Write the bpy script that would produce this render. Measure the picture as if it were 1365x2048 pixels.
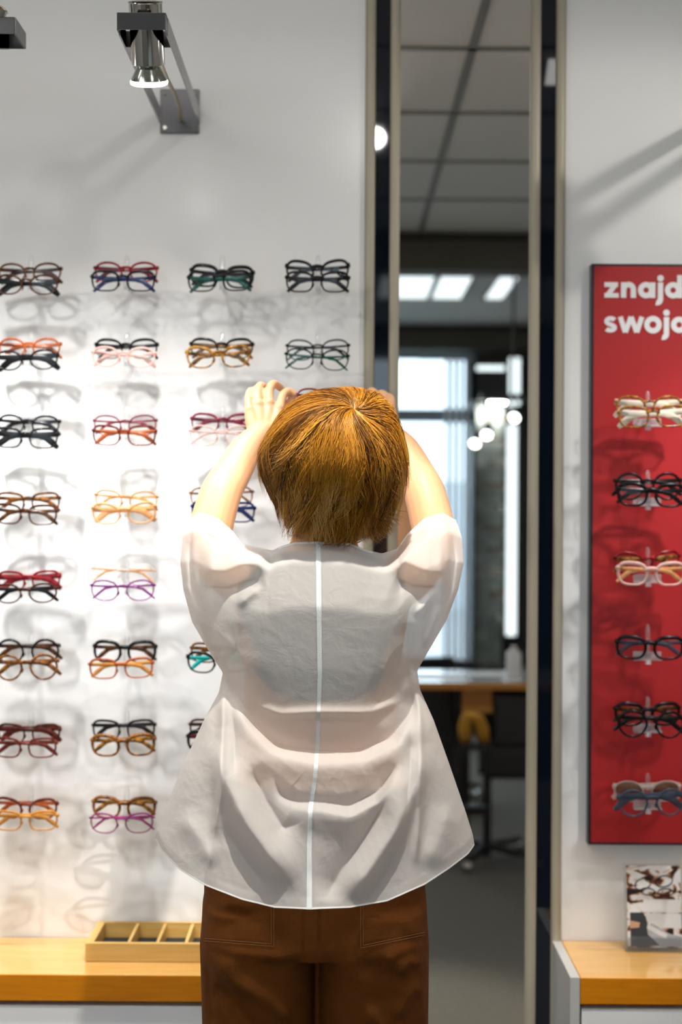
import bpy, bmesh, math, random
import numpy as np
from mathutils import Vector, Matrix, noise as mnoise
from mathutils.bvhtree import BVHTree

for o in list(bpy.data.objects):
    bpy.data.objects.remove(o)
scene = bpy.context.scene
COL = scene.collection
R = math.radians
random.seed(7)
rng = np.random.default_rng(11)

# ---------------------------------------------------------------- camera
CAM_D, CAM_H, FPX, ROLL = 3.0, 1.42, 2844.0, R(0.35)
cam = bpy.data.cameras.new('camera')
cam.sensor_fit = 'HORIZONTAL'; cam.sensor_width = 24.0; cam.lens = 50.0
cam.clip_start = 0.05; cam.clip_end = 200
cam.dof.use_dof = True; cam.dof.focus_distance = 2.33; cam.dof.aperture_fstop = 2.4
camo = bpy.data.objects.new('camera', cam); COL.objects.link(camo)
camo.location = (0, -CAM_D, CAM_H); camo.rotation_euler = (R(90), -ROLL, 0)
scene.camera = camo

# ---------------------------------------------------------------- view + world
scene.view_settings.view_transform = 'Standard'
scene.view_settings.look = 'None'
scene.view_settings.gamma = 1.0
scene.view_settings.use_curve_mapping = False
scene.view_settings.exposure = 0.0
W = bpy.data.worlds.new('world'); scene.world = W; W.use_nodes = True
W.node_tree.nodes['Background'].inputs[0].default_value = (0.80, 0.90, 1.0, 1)
W.node_tree.nodes['Background'].inputs[1].default_value = 4.0

# ---------------------------------------------------------------- ceiling lights: spots, plus added fill
def area(name, loc, sx, sy, power, col=(1, .96, .9), rot=(0, 0, 0), spread=180):
    l = bpy.data.lights.new(name, 'AREA'); l.shape = 'RECTANGLE'; l.size = sx; l.size_y = sy
    l.energy = power; l.color = col; l.spread = R(spread)
    o = bpy.data.objects.new(name, l); COL.objects.link(o); o.location = loc; o.rotation_euler = rot
    return o
def spot(name, loc, aim, power, cone, blend=.4, radius=.02, col=(1, .95, .88), parent=None):
    l = bpy.data.lights.new(name, 'SPOT'); l.energy = power; l.spot_size = R(cone); l.spot_blend = blend
    l.shadow_soft_size = radius; l.color = col
    o = bpy.data.objects.new(name, l); COL.objects.link(o); o.location = loc
    d = Vector(aim) - Vector(loc); o.rotation_euler = d.to_track_quat('-Z', 'Y').to_euler()
    return o
CEIL = 2.64
LAMP_POWER = 12.0
spot('ceiling_spot_light', (0.05, -1.02, CEIL - .05), (-0.04, -0.72, 1.0), 150, 50, .5, .016, (1, .92, .82))
spot('ceiling_spot_light', (0.10, -1.45, CEIL - .05), (-0.45, 0, 1.9), 7, 100, .8, .03, (1, .95, .9))
spot('ceiling_spot_light', (-1.25, -1.30, CEIL - .05), (-0.25, -0.50, 1.1), 26, 70, .6, .03, (1, .94, .86))
spot('ceiling_spot_light', (1.35, -1.25, CEIL - .05), (0.55, -0.05, 1.3), 26, 80, .6, .03, (1, .94, .86))
area('ceiling_fill_light', (-1.2, -2.3, CEIL - .03), .55, 1.75, 8, (1, .97, .94))  # these area lights are unseen fill, added to raise the ambient level
area('ceiling_fill_light', (1.75, -2.3, CEIL - .03), .55, 1.75, 8, (1, .97, .94))
area('ceiling_fill_light', (-1.2, -5.0, CEIL - .03), .55, 1.15, 22, (1, .97, .93))

for wx_ in (-.62, 1.20):        # unseen strip lights added to brighten the upper display wall
    area('wall_fill_light', (wx_, -.85, CEIL - .02), 1.3, .10, 2.2, (1, .97, .93), rot=(R(38), 0, 0))
# ---------------------------------------------------------------- helpers
def P(px, py, v):
    dx, dy = px - 682.5, py - 1024.0
    c, s = math.cos(ROLL), math.sin(ROLL)
    ux, uy = dx * c + dy * s, -dx * s + dy * c
    return Vector((ux * v / FPX, v - CAM_D, CAM_H - uy * v / FPX))

def tag(o, label=None, cat=None, group=None, kind=None):
    if label: o['label'] = label
    if cat: o['category'] = cat
    if group: o['group'] = group
    if kind: o['kind'] = kind
    return o

def link(name, me, mt=None, parent=None, smooth=None):
    o = bpy.data.objects.new(name, me); COL.objects.link(o)
    if mt is not None:
        for m in (mt if isinstance(mt, (list, tuple)) else [mt]): me.materials.append(m)
    if parent is not None: o.parent = parent
    if smooth is not None:
        me.polygons.foreach_set('use_smooth', [True] * len(me.polygons))
        if smooth < 180:
            try: me.set_sharp_from_angle(angle=R(smooth))
            except Exception: pass
    return o

def empty(name, loc, rz=0, rot=None):
    o = bpy.data.objects.new(name, None); COL.objects.link(o); o.location = loc
    o.rotation_euler = rot if rot else (0, 0, rz); o.empty_display_size = .05
    return o

class MB:
    """collects shapes into one mesh"""
    def __init__(s): s.v = []; s.f = []; s.mi = []
    def add(s, vs, fs, mi=0):
        n = len(s.v); s.v += [tuple(p) for p in vs]; s.f += [tuple(i + n for i in f) for f in fs]
        s.mi += [mi] * len(fs); return s
    def box(s, x0, x1, y0, y1, z0, z1, mi=0, mat=None):
        vs = [Vector((x, y, z)) for x in (x0, x1) for y in (y0, y1) for z in (z0, z1)]
        if mat: vs = [mat @ p for p in vs]
        return s.add(vs, [(0, 1, 3, 2), (4, 6, 7, 5), (0, 4, 5, 1), (2, 3, 7, 6), (0, 2, 6, 4), (1, 5, 7, 3)], mi)
    def tube(s, pts, rad, n=8, cap=True, mi=0, closed=False, flat=1.0, up=None):
        pts = [Vector(p) for p in pts]; m = len(pts)
        rad = rad if isinstance(rad, (list, tuple)) else [rad] * m
        rings = []; prev = None
        for i, p in enumerate(pts):
            if closed: t = pts[(i + 1) % m] - pts[i - 1]
            else: t = pts[min(i + 1, m - 1)] - pts[max(i - 1, 0)]
            if t.length < 1e-9: t = Vector((0, 0, 1))
            t.normalize()
            if up is not None: a = Vector(up)
            elif prev is None: a = Vector((0, 0, 1)) if abs(t.z) < .9 else Vector((0, 1, 0))
            else: a = prev
            a = a - t * a.dot(t)
            if a.length < 1e-6: a = Vector((1, 0, 0)) - t * t.x
            a.normalize(); prev = a; b = t.cross(a)
            r = rad[i]; ra, rb = (r if isinstance(r, tuple) else (r, r * flat))
            rings.append([p + a * (ra * math.cos(2 * math.pi * k / n)) + b * (rb * math.sin(2 * math.pi * k / n)) for k in range(n)])
        vs = [q for r_ in rings for q in r_]; fs = []
        for i in range(m if closed else m - 1):
            j = (i + 1) % m
            for k in range(n):
                fs.append((i * n + k, i * n + (k + 1) % n, j * n + (k + 1) % n, j * n + k))
        if cap and not closed:
            fs.append(tuple(range(n - 1, -1, -1))); fs.append(tuple((m - 1) * n + k for k in range(n)))
        return s.add(vs, fs, mi)
    def lathe(s, prof, n=24, mat=None, mi=0):
        """prof: (radius, height) along local Z"""
        vs = []; fs = []; m = len(prof)
        for r, h in prof:
            for k in range(n):
                a = 2 * math.pi * k / n; p = Vector((r * math.cos(a), r * math.sin(a), h))
                vs.append(mat @ p if mat else p)
        for i in range(m - 1):
            for k in range(n):
                fs.append((i * n + k, i * n + (k + 1) % n, (i + 1) * n + (k + 1) % n, (i + 1) * n + k))
        return s.add(vs, fs, mi)
    def ellipsoid(s, c, r, n=20, m=12, mat=None):
        vs = []; fs = []
        for i in range(m + 1):
            th = math.pi * i / m
            for k in range(n):
                a = 2 * math.pi * k / n
                p = Vector((r[0] * math.sin(th) * math.cos(a), r[1] * math.sin(th) * math.sin(a), r[2] * math.cos(th)))
                if mat: p = mat @ p
                vs.append(Vector(c) + p)
        for i in range(m):
            for k in range(n):
                fs.append((i * n + k, (i + 1) * n + k, (i + 1) * n + (k + 1) % n, i * n + (k + 1) % n))
        return s.add(vs, fs)
    def mesh(s, name):
        me = bpy.data.meshes.new(name); me.from_pydata(s.v, [], s.f)
        me.polygons.foreach_set('material_index', s.mi); me.update(); return me
    def build(s, name, mt, parent=None, smooth=None, bevel=None):
        me = s.mesh(name)
        bm = bmesh.new(); bm.from_mesh(me)
        bmesh.ops.remove_doubles(bm, verts=bm.verts, dist=1e-6)
        bmesh.ops.recalc_face_normals(bm, faces=bm.faces)
        bm.to_mesh(me); bm.free()
        o = link(name, me, mt, parent, smooth)
        if bevel:
            b = o.modifiers.new('bevel', 'BEVEL'); b.width = bevel; b.segments = 2; b.limit_method = 'ANGLE'; b.angle_limit = R(40)
        return o

def bake_modifiers(o):
    dg = bpy.context.evaluated_depsgraph_get(); dg.update()
    me = bpy.data.meshes.new_from_object(o.evaluated_get(dg))
    o.modifiers.clear(); o.data = me
    return o

# ---------------------------------------------------------------- materials
def mat(name, col, rough=.5, metal=0, spec=.5, coat=0, emit=None, estr=0, bump=None, var=None, sss=0, aniso=0):
    """bump=(scale, strength); var=(scale, colour2, stretch)"""
    m = bpy.data.materials.new(name); m.use_nodes = True
    nt = m.node_tree; b = nt.nodes['Principled BSDF']
    b.inputs['Base Color'].default_value = (*col, 1); b.inputs['Roughness'].default_value = rough
    b.inputs['Metallic'].default_value = metal; b.inputs['Specular IOR Level'].default_value = spec
    b.inputs['Coat Weight'].default_value = coat; b.inputs['Coat Roughness'].default_value = .08
    if aniso: b.inputs['Anisotropic'].default_value = aniso
    if sss:
        b.inputs['Subsurface Weight'].default_value = sss; b.inputs['Subsurface Radius'].default_value = (.012, .005, .003)
        b.inputs['Subsurface Scale'].default_value = 1.0
    if emit: b.inputs['Emission Color'].default_value = (*emit, 1); b.inputs['Emission Strength'].default_value = estr
    tc = nt.nodes.new('ShaderNodeTexCoord')
    if var:
        mp = nt.nodes.new('ShaderNodeMapping'); mp.inputs['Scale'].default_value = var[2] if len(var) > 2 else (1, 1, 1)
        n = nt.nodes.new('ShaderNodeTexNoise'); n.inputs['Scale'].default_value = var[0]; n.inputs['Detail'].default_value = 4
        mx = nt.nodes.new('ShaderNodeMix'); mx.data_type = 'RGBA'
        mx.inputs[6].default_value = (*col, 1); mx.inputs[7].default_value = (*var[1], 1)
        cr = nt.nodes.new('ShaderNodeMapRange'); cr.inputs[1].default_value = .35; cr.inputs[2].default_value = .65
        nt.links.new(tc.outputs['Object'], mp.inputs[0]); nt.links.new(mp.outputs[0], n.inputs['Vector'])
        nt.links.new(n.outputs[0], cr.inputs[0]); nt.links.new(cr.outputs[0], mx.inputs[0])
        nt.links.new(mx.outputs[2], b.inputs['Base Color'])
    if bump:
        n2 = nt.nodes.new('ShaderNodeTexNoise'); n2.inputs['Scale'].default_value = bump[0]; n2.inputs['Detail'].default_value = 5
        bp = nt.nodes.new('ShaderNodeBump'); bp.inputs['Strength'].default_value = bump[1]; bp.inputs['Distance'].default_value = .002
        nt.links.new(tc.outputs['Object'], n2.inputs['Vector'])
        nt.links.new(n2.outputs[0], bp.inputs['Height']); nt.links.new(bp.outputs[0], b.inputs['Normal'])
    return m

def clear_mat(name, tint=(1, 1, 1), white=.06, gloss=.10, rough=.03, fres=.6):
    """thin clear plastic / lens glass: mostly see-through with a light surface reflection"""
    m = bpy.data.materials.new(name); m.use_nodes = True; nt = m.node_tree; nt.nodes.clear()
    out = nt.nodes.new('ShaderNodeOutputMaterial'); tr = nt.nodes.new('ShaderNodeBsdfTransparent')
    tr.inputs[0].default_value = (*tint, 1)
    gl = nt.nodes.new('ShaderNodeBsdfGlossy'); gl.inputs['Roughness'].default_value = rough
    df = nt.nodes.new('ShaderNodeBsdfDiffuse'); df.inputs[0].default_value = (.9, .9, .9, 1)
    m1 = nt.nodes.new('ShaderNodeMixShader'); m1.inputs[0].default_value = white
    m2 = nt.nodes.new('ShaderNodeMixShader')
    fr = nt.nodes.new('ShaderNodeLayerWeight'); fr.inputs[0].default_value = .25
    ma = nt.nodes.new('ShaderNodeMath'); ma.operation = 'MULTIPLY_ADD'; ma.inputs[1].default_value = fres; ma.inputs[2].default_value = gloss
    nt.links.new(fr.outputs['Fresnel'], ma.inputs[0])
    nt.links.new(tr.outputs[0], m1.inputs[1]); nt.links.new(df.outputs[0], m1.inputs[2])
    nt.links.new(ma.outputs[0], m2.inputs[0]); nt.links.new(m1.outputs[0], m2.inputs[1]); nt.links.new(gl.outputs[0], m2.inputs[2])
    nt.links.new(m2.outputs[0], out.inputs[0])
    return m

M = {}
M['panel'] = mat('white_laminate', (.86, .86, .85), .24, spec=.35)
M['drawer'] = mat('drawer_white', (.84, .84, .84), .35)
M['wallpaint'] = mat('wall_paint', (.62, .60, .55), .8, bump=(60, .1))
M['floor'] = mat('carpet', (.155, .145, .12), .95, bump=(260, .8), var=(90, (.12, .11, .09)))
M['tile'] = mat('ceiling_tile', (.66, .68, .66), .9, bump=(120, .3))
M['grid'] = mat('ceiling_grid', (.19, .185, .165), .6)
M['beam'] = mat('dark_bulkhead', (.08, .078, .06), .7)
M['black'] = mat('black_satin', (.012, .012, .014), .35)
M['blackglass'] = mat('dark_glass_strip', (.003, .006, .012), .03, spec=.6)
M['alu'] = mat('champagne_aluminium', (.40, .36, .275), .5, metal=.25)
M['chrome'] = mat('chrome', (.62, .60, .57), .07, metal=1)
M['steel'] = mat('brushed_steel', (.33, .33, .33), .32, metal=1, bump=(300, .15))
M['darksteel'] = mat('dark_steel', (.12, .12, .125), .3, metal=1)
M['mirror'] = mat('mirror_silver', (.93, .95, .94), .0, metal=1)
M['wood'] = mat('beech_veneer', (.62, .21, .003), .42, spec=.22, coat=0, var=(14, (.54, .175, .002), (1, 1, 9)))
M['woodtop'] = mat('beech_top', (.72, .42, .13), .16, spec=.5, coat=.5, var=(10, (.66, .36, .09), (.6, 5, 1)))
M['traywood'] = mat('pale_wood', (.66, .42, .13), .45, var=(20, (.60, .36, .09), (.5, 8, 8)))
M['felt'] = mat('black_felt', (.015, .018, .02), .95)
M['red'] = mat('red_board', (.44, .022, .024), .38, spec=.35)
M['letter'] = mat('white_letter', (.86, .86, .86), .5)
M['acrylic'] = clear_mat('clear_acrylic', (.98, .99, .99), .05, .05, .05)
M['acrylic_edge'] = clear_mat('frosted_acrylic', (.97, .97, .97), .35, .12, .12)
M['lens'] = clear_mat('lens_glass', (.985, .99, .985), .004, .018, .02, .3)
M['lens_dark'] = clear_mat('tinted_lens', (.35, .25, .17), .02, .05, .02)
M['bulb'] = mat('lit_bulb_front', (1, 1, 1), .3, emit=(1, .97, .9), estr=6)
M['bulbglass'] = mat('bulb_reflector_glass', (.42, .45, .41), .14, metal=.9)
M['lightpanel'] = mat('luminous_panel', (1, 1, 1), .5, emit=(.86, .95, 1), estr=1.3)

# ================================================================ STRUCTURE
def XW(px, py=500): return P(px, py, 3.0).x
x_m = [XW(a) for a in (729, 750.5, 778.5, 799.5, 1059, 1080.5, 1109.5, 1130)]
ZC = 0.520          # worktop height
CF = -0.243         # worktop front edge (y)
YR = -7.2           # rear of the shop
def struct(name, mb, mt, **k): return tag(mb.build(name, mt, **k), kind='structure')

struct('wall_front_left', MB().box(-2.6, x_m[0], 0, .06, 0, CEIL), M['panel'])
struct('wall_front_right', MB().box(x_m[7], 2.9, 0, .06, 0, CEIL), M['panel'])
struct('wall_front', MB().box(-2.6, 2.9, .061, .12, 0, CEIL), M['wallpaint'])
struct('wall_west', MB().box(-2.7, -2.6, YR, .12, 0, CEIL), M['wallpaint'])
struct('wall_east', MB().box(2.9, 3.0, YR, .12, 0, CEIL), M['wallpaint'])
struct('floor', MB().box(-2.7, 3.0, YR, .12, -.06, 0), M['floor'])
struct('ceiling', MB().box(-2.7, 3.0, YR, .12, CEIL, CEIL + .08), M['tile'])
# ceiling T-grid: cross bars every 0.6 m, one long bar over x = 0.338 and its neighbours
g = MB()
for k in range(5):
    yy = -.73 - .6 * k
    g.box(-2.6, 2.9, yy - .011, yy + .011, CEIL - .006, CEIL)
for k in range(-4, 5):
    xx = .338 + .6 * k
    g.box(xx - .011, xx + .011, -3.15, 0, CEIL - .006, CEIL)
struct('trim_1', g, M['grid'])
# metal posts around the mirror
def post(name, x0, x1, d=.014):
    b = MB(); n = 8; ys = []
    for k in range(n + 1):                       # softly rounded face
        a = math.pi * k / n
        ys.append(((x0 + x1) / 2 - (x1 - x0) / 2 * math.cos(a), -d * (math.sin(a) ** .35)))
    vs = [(x, y, z) for z in (0, CEIL) for x, y in ys]
    m = n + 1; fs = [(i, i + 1, m + i + 1, m + i) for i in range(n)] + [tuple(range(m - 1, -1, -1)), tuple(range(m, 2 * m)), (0, m, 2 * m - 1, m - 1)]
    b.add(vs, fs); return struct(name, b, M['alu'], smooth=50)
post('trim_2', x_m[0], x_m[1]); post('trim_3', x_m[2], x_m[3])
post('trim_4', x_m[4], x_m[5]); post('trim_5', x_m[6], x_m[7])
struct('trim_6', MB().box(x_m[1], x_m[2], -.003, .05, 0, CEIL), M['blackglass'])
struct('trim_7', MB().box(x_m[5], x_m[6], -.003, .05, 0, CEIL), M['blackglass'])
mir = MB().box(x_m[3] - .001, x_m[4] + .001, 0, .006, 0, CEIL).build('mirror', M['mirror'])
tag(mir, 'tall narrow wall mirror between two metal posts, reflecting ceiling tiles and desk', 'mirror')

# ================================================================ COUNTERS
def counter(x0, x1, name_l, lab, left_end):
    t = empty('counter_cabinet', ((x0 + x1) / 2, CF / 2, 0)); ox = (x0 + x1) / 2; oy = CF / 2
    tag(t, lab, 'cabinet')
    def B(*a): return MB().box(a[0] - ox, a[1] - ox, a[2] - oy, a[3] - oy, a[4], a[5])
    xa = x0 + (.020 if left_end else 0); xb = x1 - (0 if left_end else .020)
    B(xa, xb, CF, -.001, ZC - .053, ZC).build('worktop', [M['wood'], M['woodtop']], t, bevel=.0025)
    wt = t.children[0].data if t.children else COL.objects[-1].data
    for p in wt.polygons: p.material_index = 1 if p.normal.z > .5 else 0
    B(xa, xb, CF + .03, -.001, .06, ZC - .062).build('body', M['black'], t)
    B(xa, xb, CF + .05, -.01, 0, .06).build('plinth', M['steel'], t)
    e0, e1 = (x0, x0 + .019) if left_end else (x1 - .019, x1)
    B(e0, e1, CF - .002, -.001, 0, ZC + .001).build('end_panel', M['drawer'] if 0 else M['endp'], t, bevel=.001)
    w = .60; xs = xa
    while xs < xb - .05:
        xe = min(xs + w, xb)
        d = B(xs + .004, xe - .002, CF + .006, CF + .03, ZC - .265, ZC - .062).build('drawer', M['drawer'], t, bevel=.0015)
        d2 = B(xs + .004, xe - .002, CF + .006, CF + .03, .07, ZC - .27).build('drawer', M['drawer'], t, bevel=.0015)
        xs = xe
    return t
M['endp'] = mat('end_panel_laminate', (.56, .57, .55), .35, metal=.2)
counter(-2.55, .030, 'l', 'long low cabinet with beech worktop and white drawers below the left glasses wall', False)
counter(.450, 2.6, 'r', 'low cabinet with beech worktop and grey end panel, right of the mirror', True)

# ================================================================ WOODEN TRAY
def tray():
    x0, x1 = P(170, 1925, 2.834).x, -.09; y0, y1 = -.166, -.012; h = .037; tk = .010
    t = empty('wooden_tray', ((x0 + x1) / 2, (y0 + y1) / 2, ZC + .0006)); ox, oy = (x0 + x1) / 2, (y0 + y1) / 2
    tag(t, 'shallow pale wooden tray with dividers and black lining on the left worktop', 'tray')
    b = MB(); X0, X1, Y0, Y1 = x0 - ox, x1 - ox, y0 - oy, y1 - oy
    b.box(X0, X1, Y0, Y0 + tk, 0, h); b.box(X0, X1, Y1 - tk, Y1, 0, h)
    b.box(X0, X0 + tk + .006, Y0 + tk, Y1 - tk, 0, h); b.box(X1 - tk, X1, Y0 + tk, Y1 - tk, 0, h)
    b.box(X0 + tk, X1 - tk, Y0 + tk, Y1 - tk, 0, .004)
    b.build('tray_frame', M['traywood'], t, bevel=.0012)
    MB().box(X0 + .017, X1 - tk - .001, Y0 + tk + .001, Y1 - tk - .001, .004, .006).build('lining', M['felt'], t)
    k = X0 + .082
    while k < X1 - .03:
        MB().box(k, k + .006, Y0 + tk, Y1 - tk, .006, h - .002).build('divider', M['traywood'], t); k += .0575
    for k in range(4):                                # slim grooves along the inside
        pass
tray()

# ================================================================ WALL LAMPS
def wall_lamp(x, lab, dz=0, power=LAMP_POWER, aim_dx=0, y0=0, rz=0):
    z0 = 2.262 + dz
    t = empty('wall_lamp', (x, y0, z0), rz=rz); tag(t, lab, 'lamp', 'chrome arm lamps above the glasses wall')
    hw = .041
    pl = MB().box(-hw, hw, -.008, 0, -.046, .046)
    pl = pl.build('wall_plate', M['darksteel'], t, bevel=.001)
    for sx in (-1, 1):
        for sz in (-1, 1):
            s = MB(); s.tube([(sx * .031, -.008, sz * .036), (sx * .031, -.0105, sz * .036)], .0042, 12)
            s.build('screw', M['chrome'], pl, smooth=40)
    for s in (-1, 1):
        MB().box(s * hw - .0015, s * hw + .0015, -.555, -.006, -.025, .005).build('arm', M['steel'], t)
    # front box of the head: a short square sleeve
    b = MB(); xx = .0415; zc = -.010
    b.box(-xx, xx, -.585, -.582, zc - .0145, zc + .0145); b.box(-xx, -xx + .002, -.582, -.49, zc - .0145, zc + .0145)
    b.box(xx - .002, xx, -.582, -.49, zc - .0145, zc + .0145); b.box(-xx, xx, -.492, -.49, zc - .0145, zc + .0145)
    b.build('head_sleeve', M['darksteel'], t, bevel=.0008)
    # tilted lamp holder tube and bulb
    T = Matrix.Translation((0, -.533, .039)) @ Matrix.Rotation(R(24), 4, 'X')
    c = MB(); c.lathe([(.0, -.104), (.027, -.104), (.0295, -.102), (.0295, .0), (.0305, .001), (.0300, .002), (.0270, 0), (.0268, -.09), (0, -.09)], 40, T)
    c.build('lamp_holder', M['chrome'], t, smooth=40)
    bl = MB(); bl.lathe([(.017, -.100), (.0195, -.105), (.026, -.116), (.0310, -.126), (.0325, -.130)], 40, T)
    gb = bl.build('bulb_reflector', M['bulbglass'], t, smooth=60)
    fr = MB(); fr.lathe([(.0325, -.129), (.0335, -.132), (.0325, -.136), (.028, -.138), (0, -.139)], 40, T)
    fr.build('bulb_face', M['bulb'], gb, smooth=60)
    nk = MB(); nk.lathe([(0, -.095), (.014, -.097), (.014, -.106), (.012, -.112), (0, -.112)], 24, T)
    nk.build('bulb_neck', M['chrome'], gb, smooth=60)
    cb = MB(); cb.tube([(.004, -.50, .0), (.012, -.44, -.028), (.015, -.34, -.035), (.012, -.2, -.02), (.006, -.05, -.012), (.003, -.008, -.02)], .004, 8)
    cb.build('cable', M['alu'], t, smooth=60)
    p = T @ Vector((0, 0, -.15)); q = Vector((aim_dx, .58, -.88))
    l = spot('wall_lamp_light', Matrix.Rotation(rz, 3, 'Z') @ p + Vector((x, y0, z0)), Vector((x, y0, z0)) + Matrix.Rotation(rz, 3, 'Z') @ p + Vector((aim_dx, .26, -1.0)), power, 104, 1.0, .02, (1, .98, .96))
    l2 = spot('wall_lamp_beam', Matrix.Rotation(rz, 3, 'Z') @ p + Vector((x, y0, z0)), Vector((x, y0, z0)) + Matrix.Rotation(rz, 3, 'Z') @ p + Vector((aim_dx, .36, -1.0)), power * 2.5, 60, 1.0, .02, (1, .99, .985))
    lk = bpy.data.lights.new('bulb_glow', 'POINT'); lk.energy = .16; lk.shadow_soft_size = .022; lk.color = (1, .97, .93)
    lo = bpy.data.objects.new('bulb_glow', lk); COL.objects.link(lo); lo.location = Matrix.Rotation(rz, 3, 'Z') @ Vector((0, p.y + .028, p.z - .012)) + Vector((x, y0, z0))
    return t
wall_lamp(-.345, 'chrome wall lamp with lit bulb on two flat arms, fully in view')
struct('wall_side_left', MB().box(-1.30, -1.160, -.56, 0, ZC + .002, CEIL), M['panel'])
wall_lamp(-1.160, 'wall lamp cut off by the top left corner of the picture', dz=.016, y0=-.47, rz=R(90), power=LAMP_POWER * 1.7)
wall_lamp(.815, 'chrome wall lamp above the red board, beyond the right edge')

# ================================================================ RED BOARD + LETTERS
BX0 = P(1184, 528, 2.975).x; BZ1 = P(1184, 527.5, 2.975).z; BZ0 = P(1184, 1689, 2.975).z
BY = -.025
board = empty('display_board', (BX0 + .22, 0, BZ0))
tag(board, 'tall red display board with black edge and white lettering on the right wall', 'board')
def BB(a, b, c, d, e, f): return MB().box(a - BX0 - .22, b - BX0 - .22, c, d, e - BZ0, f - BZ0)
BB(BX0 + .005, BX0 + .435, BY, -.004, BZ0 + .004, BZ1 - .004).build('panel_face', M['red'], board)
fr = MB()
for a in ((BX0, BX0 + .0052, BY - .001, 0, BZ0, BZ1), (BX0 + .4348, BX0 + .44, BY - .001, 0, BZ0, BZ1),
          (BX0 + .005, BX0 + .435, BY - .001, 0, BZ0, BZ0 + .0042), (BX0 + .005, BX0 + .435, BY - .001, 0, BZ1 - .0042, BZ1)):
    fr.box(a[0] - BX0 - .22, a[1] - BX0 - .22, a[2], a[3], a[4] - BZ0, a[5] - BZ0)
fr.build('edge_frame', M['black'], board)

def ribbon(mb, pts, w, y, closed=False, t=.0012):
    n = len(pts); L = []; Rr = []
    for i in range(n):
        p = Vector(pts[i])
        a = Vector(pts[i - 1]) if (i > 0 or closed) else None
        b = Vector(pts[(i + 1) % n]) if (i < n - 1 or closed) else None
        d1 = (p - a).normalized() if a is not None else (b - p).normalized()
        d2 = (b - p).normalized() if b is not None else d1
        n1 = Vector((-d1.y, d1.x)); n2 = Vector((-d2.y, d2.x)); m = (n1 + n2).normalized()
        k = w / 2 / max(.80, m.dot(n1)); L.append(p + m * k); Rr.append(p - m * k)
    vs = []
    for yy in (y - t, y):
        vs += [(q.x, yy, q.y) for q in L] + [(q.x, yy, q.y) for q in Rr]
    fs = []
    for i in range(n if closed else n - 1):
        j = (i + 1) % n
        fs += [(i, j, n + j, n + i), (2 * n + i, i + 3 * n, j + 3 * n, 2 * n + j), (i, 2 * n + i, 2 * n + j, j), (n + i, n + j, 3 * n + j, 3 * n + i)]
    if not closed:
        fs += [(0, n, 3 * n, 2 * n), (n - 1, 3 * n - 1, 4 * n - 1, 2 * n - 1)]
    mb.add(vs, fs)
def arc(cx, cy, r, a0, a1, n=18, ry=None):
    ry = ry or r
    return [(cx + r * math.cos(R(a0 + (a1 - a0) * k / n)), cy + ry * math.sin(R(a0 + (a1 - a0) * k / n))) for k in range(n + 1)]
def dot(mb, cx, cy, r, y):
    n = 24; vs = [(cx + r * math.cos(2 * math.pi * k / n), yy, cy + r * math.sin(2 * math.pi * k / n)) for yy in (y - .0012, y) for k in range(n)]
    mb.add(vs, [tuple(range(n))] + [(k, (k + 1) % n, n + (k + 1) % n, n + k) for k in range(n)])
# letters in units of picture pixels at the board; x height 31, stroke 10.6
def letters(word, x0, base):
    cnt = [0]; mb = MB(); s = 2.975 / FPX; o = P(x0, base, 2.975); S = 10.6; H = 31.0
    def rb(pts, w=S, closed=False): cnt[0] += 1; ribbon(mb, [(o.x - BX0 - .22 + a * s, o.z - BZ0 + b * s) for a, b in pts], w * s, BY - .0005 - cnt[0] * .00004, closed)
    def dt(a, b, r): dot(mb, o.x - BX0 - .22 + a * s, o.z - BZ0 + b * s, r * s, BY - .0005)
    x = 0
    for ch in word:
        if ch in 'zź':
            rb([(x, H - 4.7), (x + 27, H - 4.7)], 9.4); rb([(x, 4.7), (x + 28.5, 4.7)], 9.4)
            rb([(x + 21.5, H - 5), (x + 6.5, 5)], 10)
            if ch == 'ź': rb([(x + 13, 38), (x + 18, 47)], 6)
            x += 33
        elif ch == 'n':
            rb([(x + 5.3, 0), (x + 5.3, H)]); rb([(x + 5.3, 10)] + arc(x + 15.2, 16.5, 9.6, 180, 0, 14, 10) + [(x + 24.8, 0)])
            x += 34.5
        elif ch in 'aą':
            rb(arc(x + 15.8, 15.5, 11, 0, 350, 26), closed=True); rb([(x + 29, 0), (x + 29, H)])
            if ch == 'ą': rb([(x + 29, 1), (x + 25.5, -5), (x + 29, -9), (x + 34, -8.5)], 5.5)
            x += 38.5
        elif ch == 'd':
            rb(arc(x + 15.8, 15.5, 11, 0, 350, 26), closed=True); rb([(x + 29, 0), (x + 29, 46)])
            x += 38.5
        elif ch == 'o':
            rb(arc(x + 17, 15.5, 12.2, 0, 350, 28), closed=True); x += 38
        elif ch == 'j':
            rb([(x + 6, H)] + arc(x - .5, -3, 6.5, 0, -110, 10)); dt(x + 6, 39.5, 6.5)
            x += 15.5
        elif ch == 's':
            rb(arc(x + 13.5, 22, 8.4, 25, 235, 14, 5.6) + arc(x + 12.5, 9.2, 9.0, 58, -150, 14, 5.4), 8.8)
            x += 27
        elif ch == 'w':
            ww = [(x + 5.5, H), (x + 15.8, 0), (x + 27.2, H), (x + 38.6, 0), (x + 49, H)]
            for q in range(4): rb([ww[q], ww[q + 1]], 9.8)
            x += 54
    return mb.build('lettering', M['letter'], board)
letters('znajdź', 1209.5, 595.5)
letters('swoją', 1208.5, 664.5)

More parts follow.
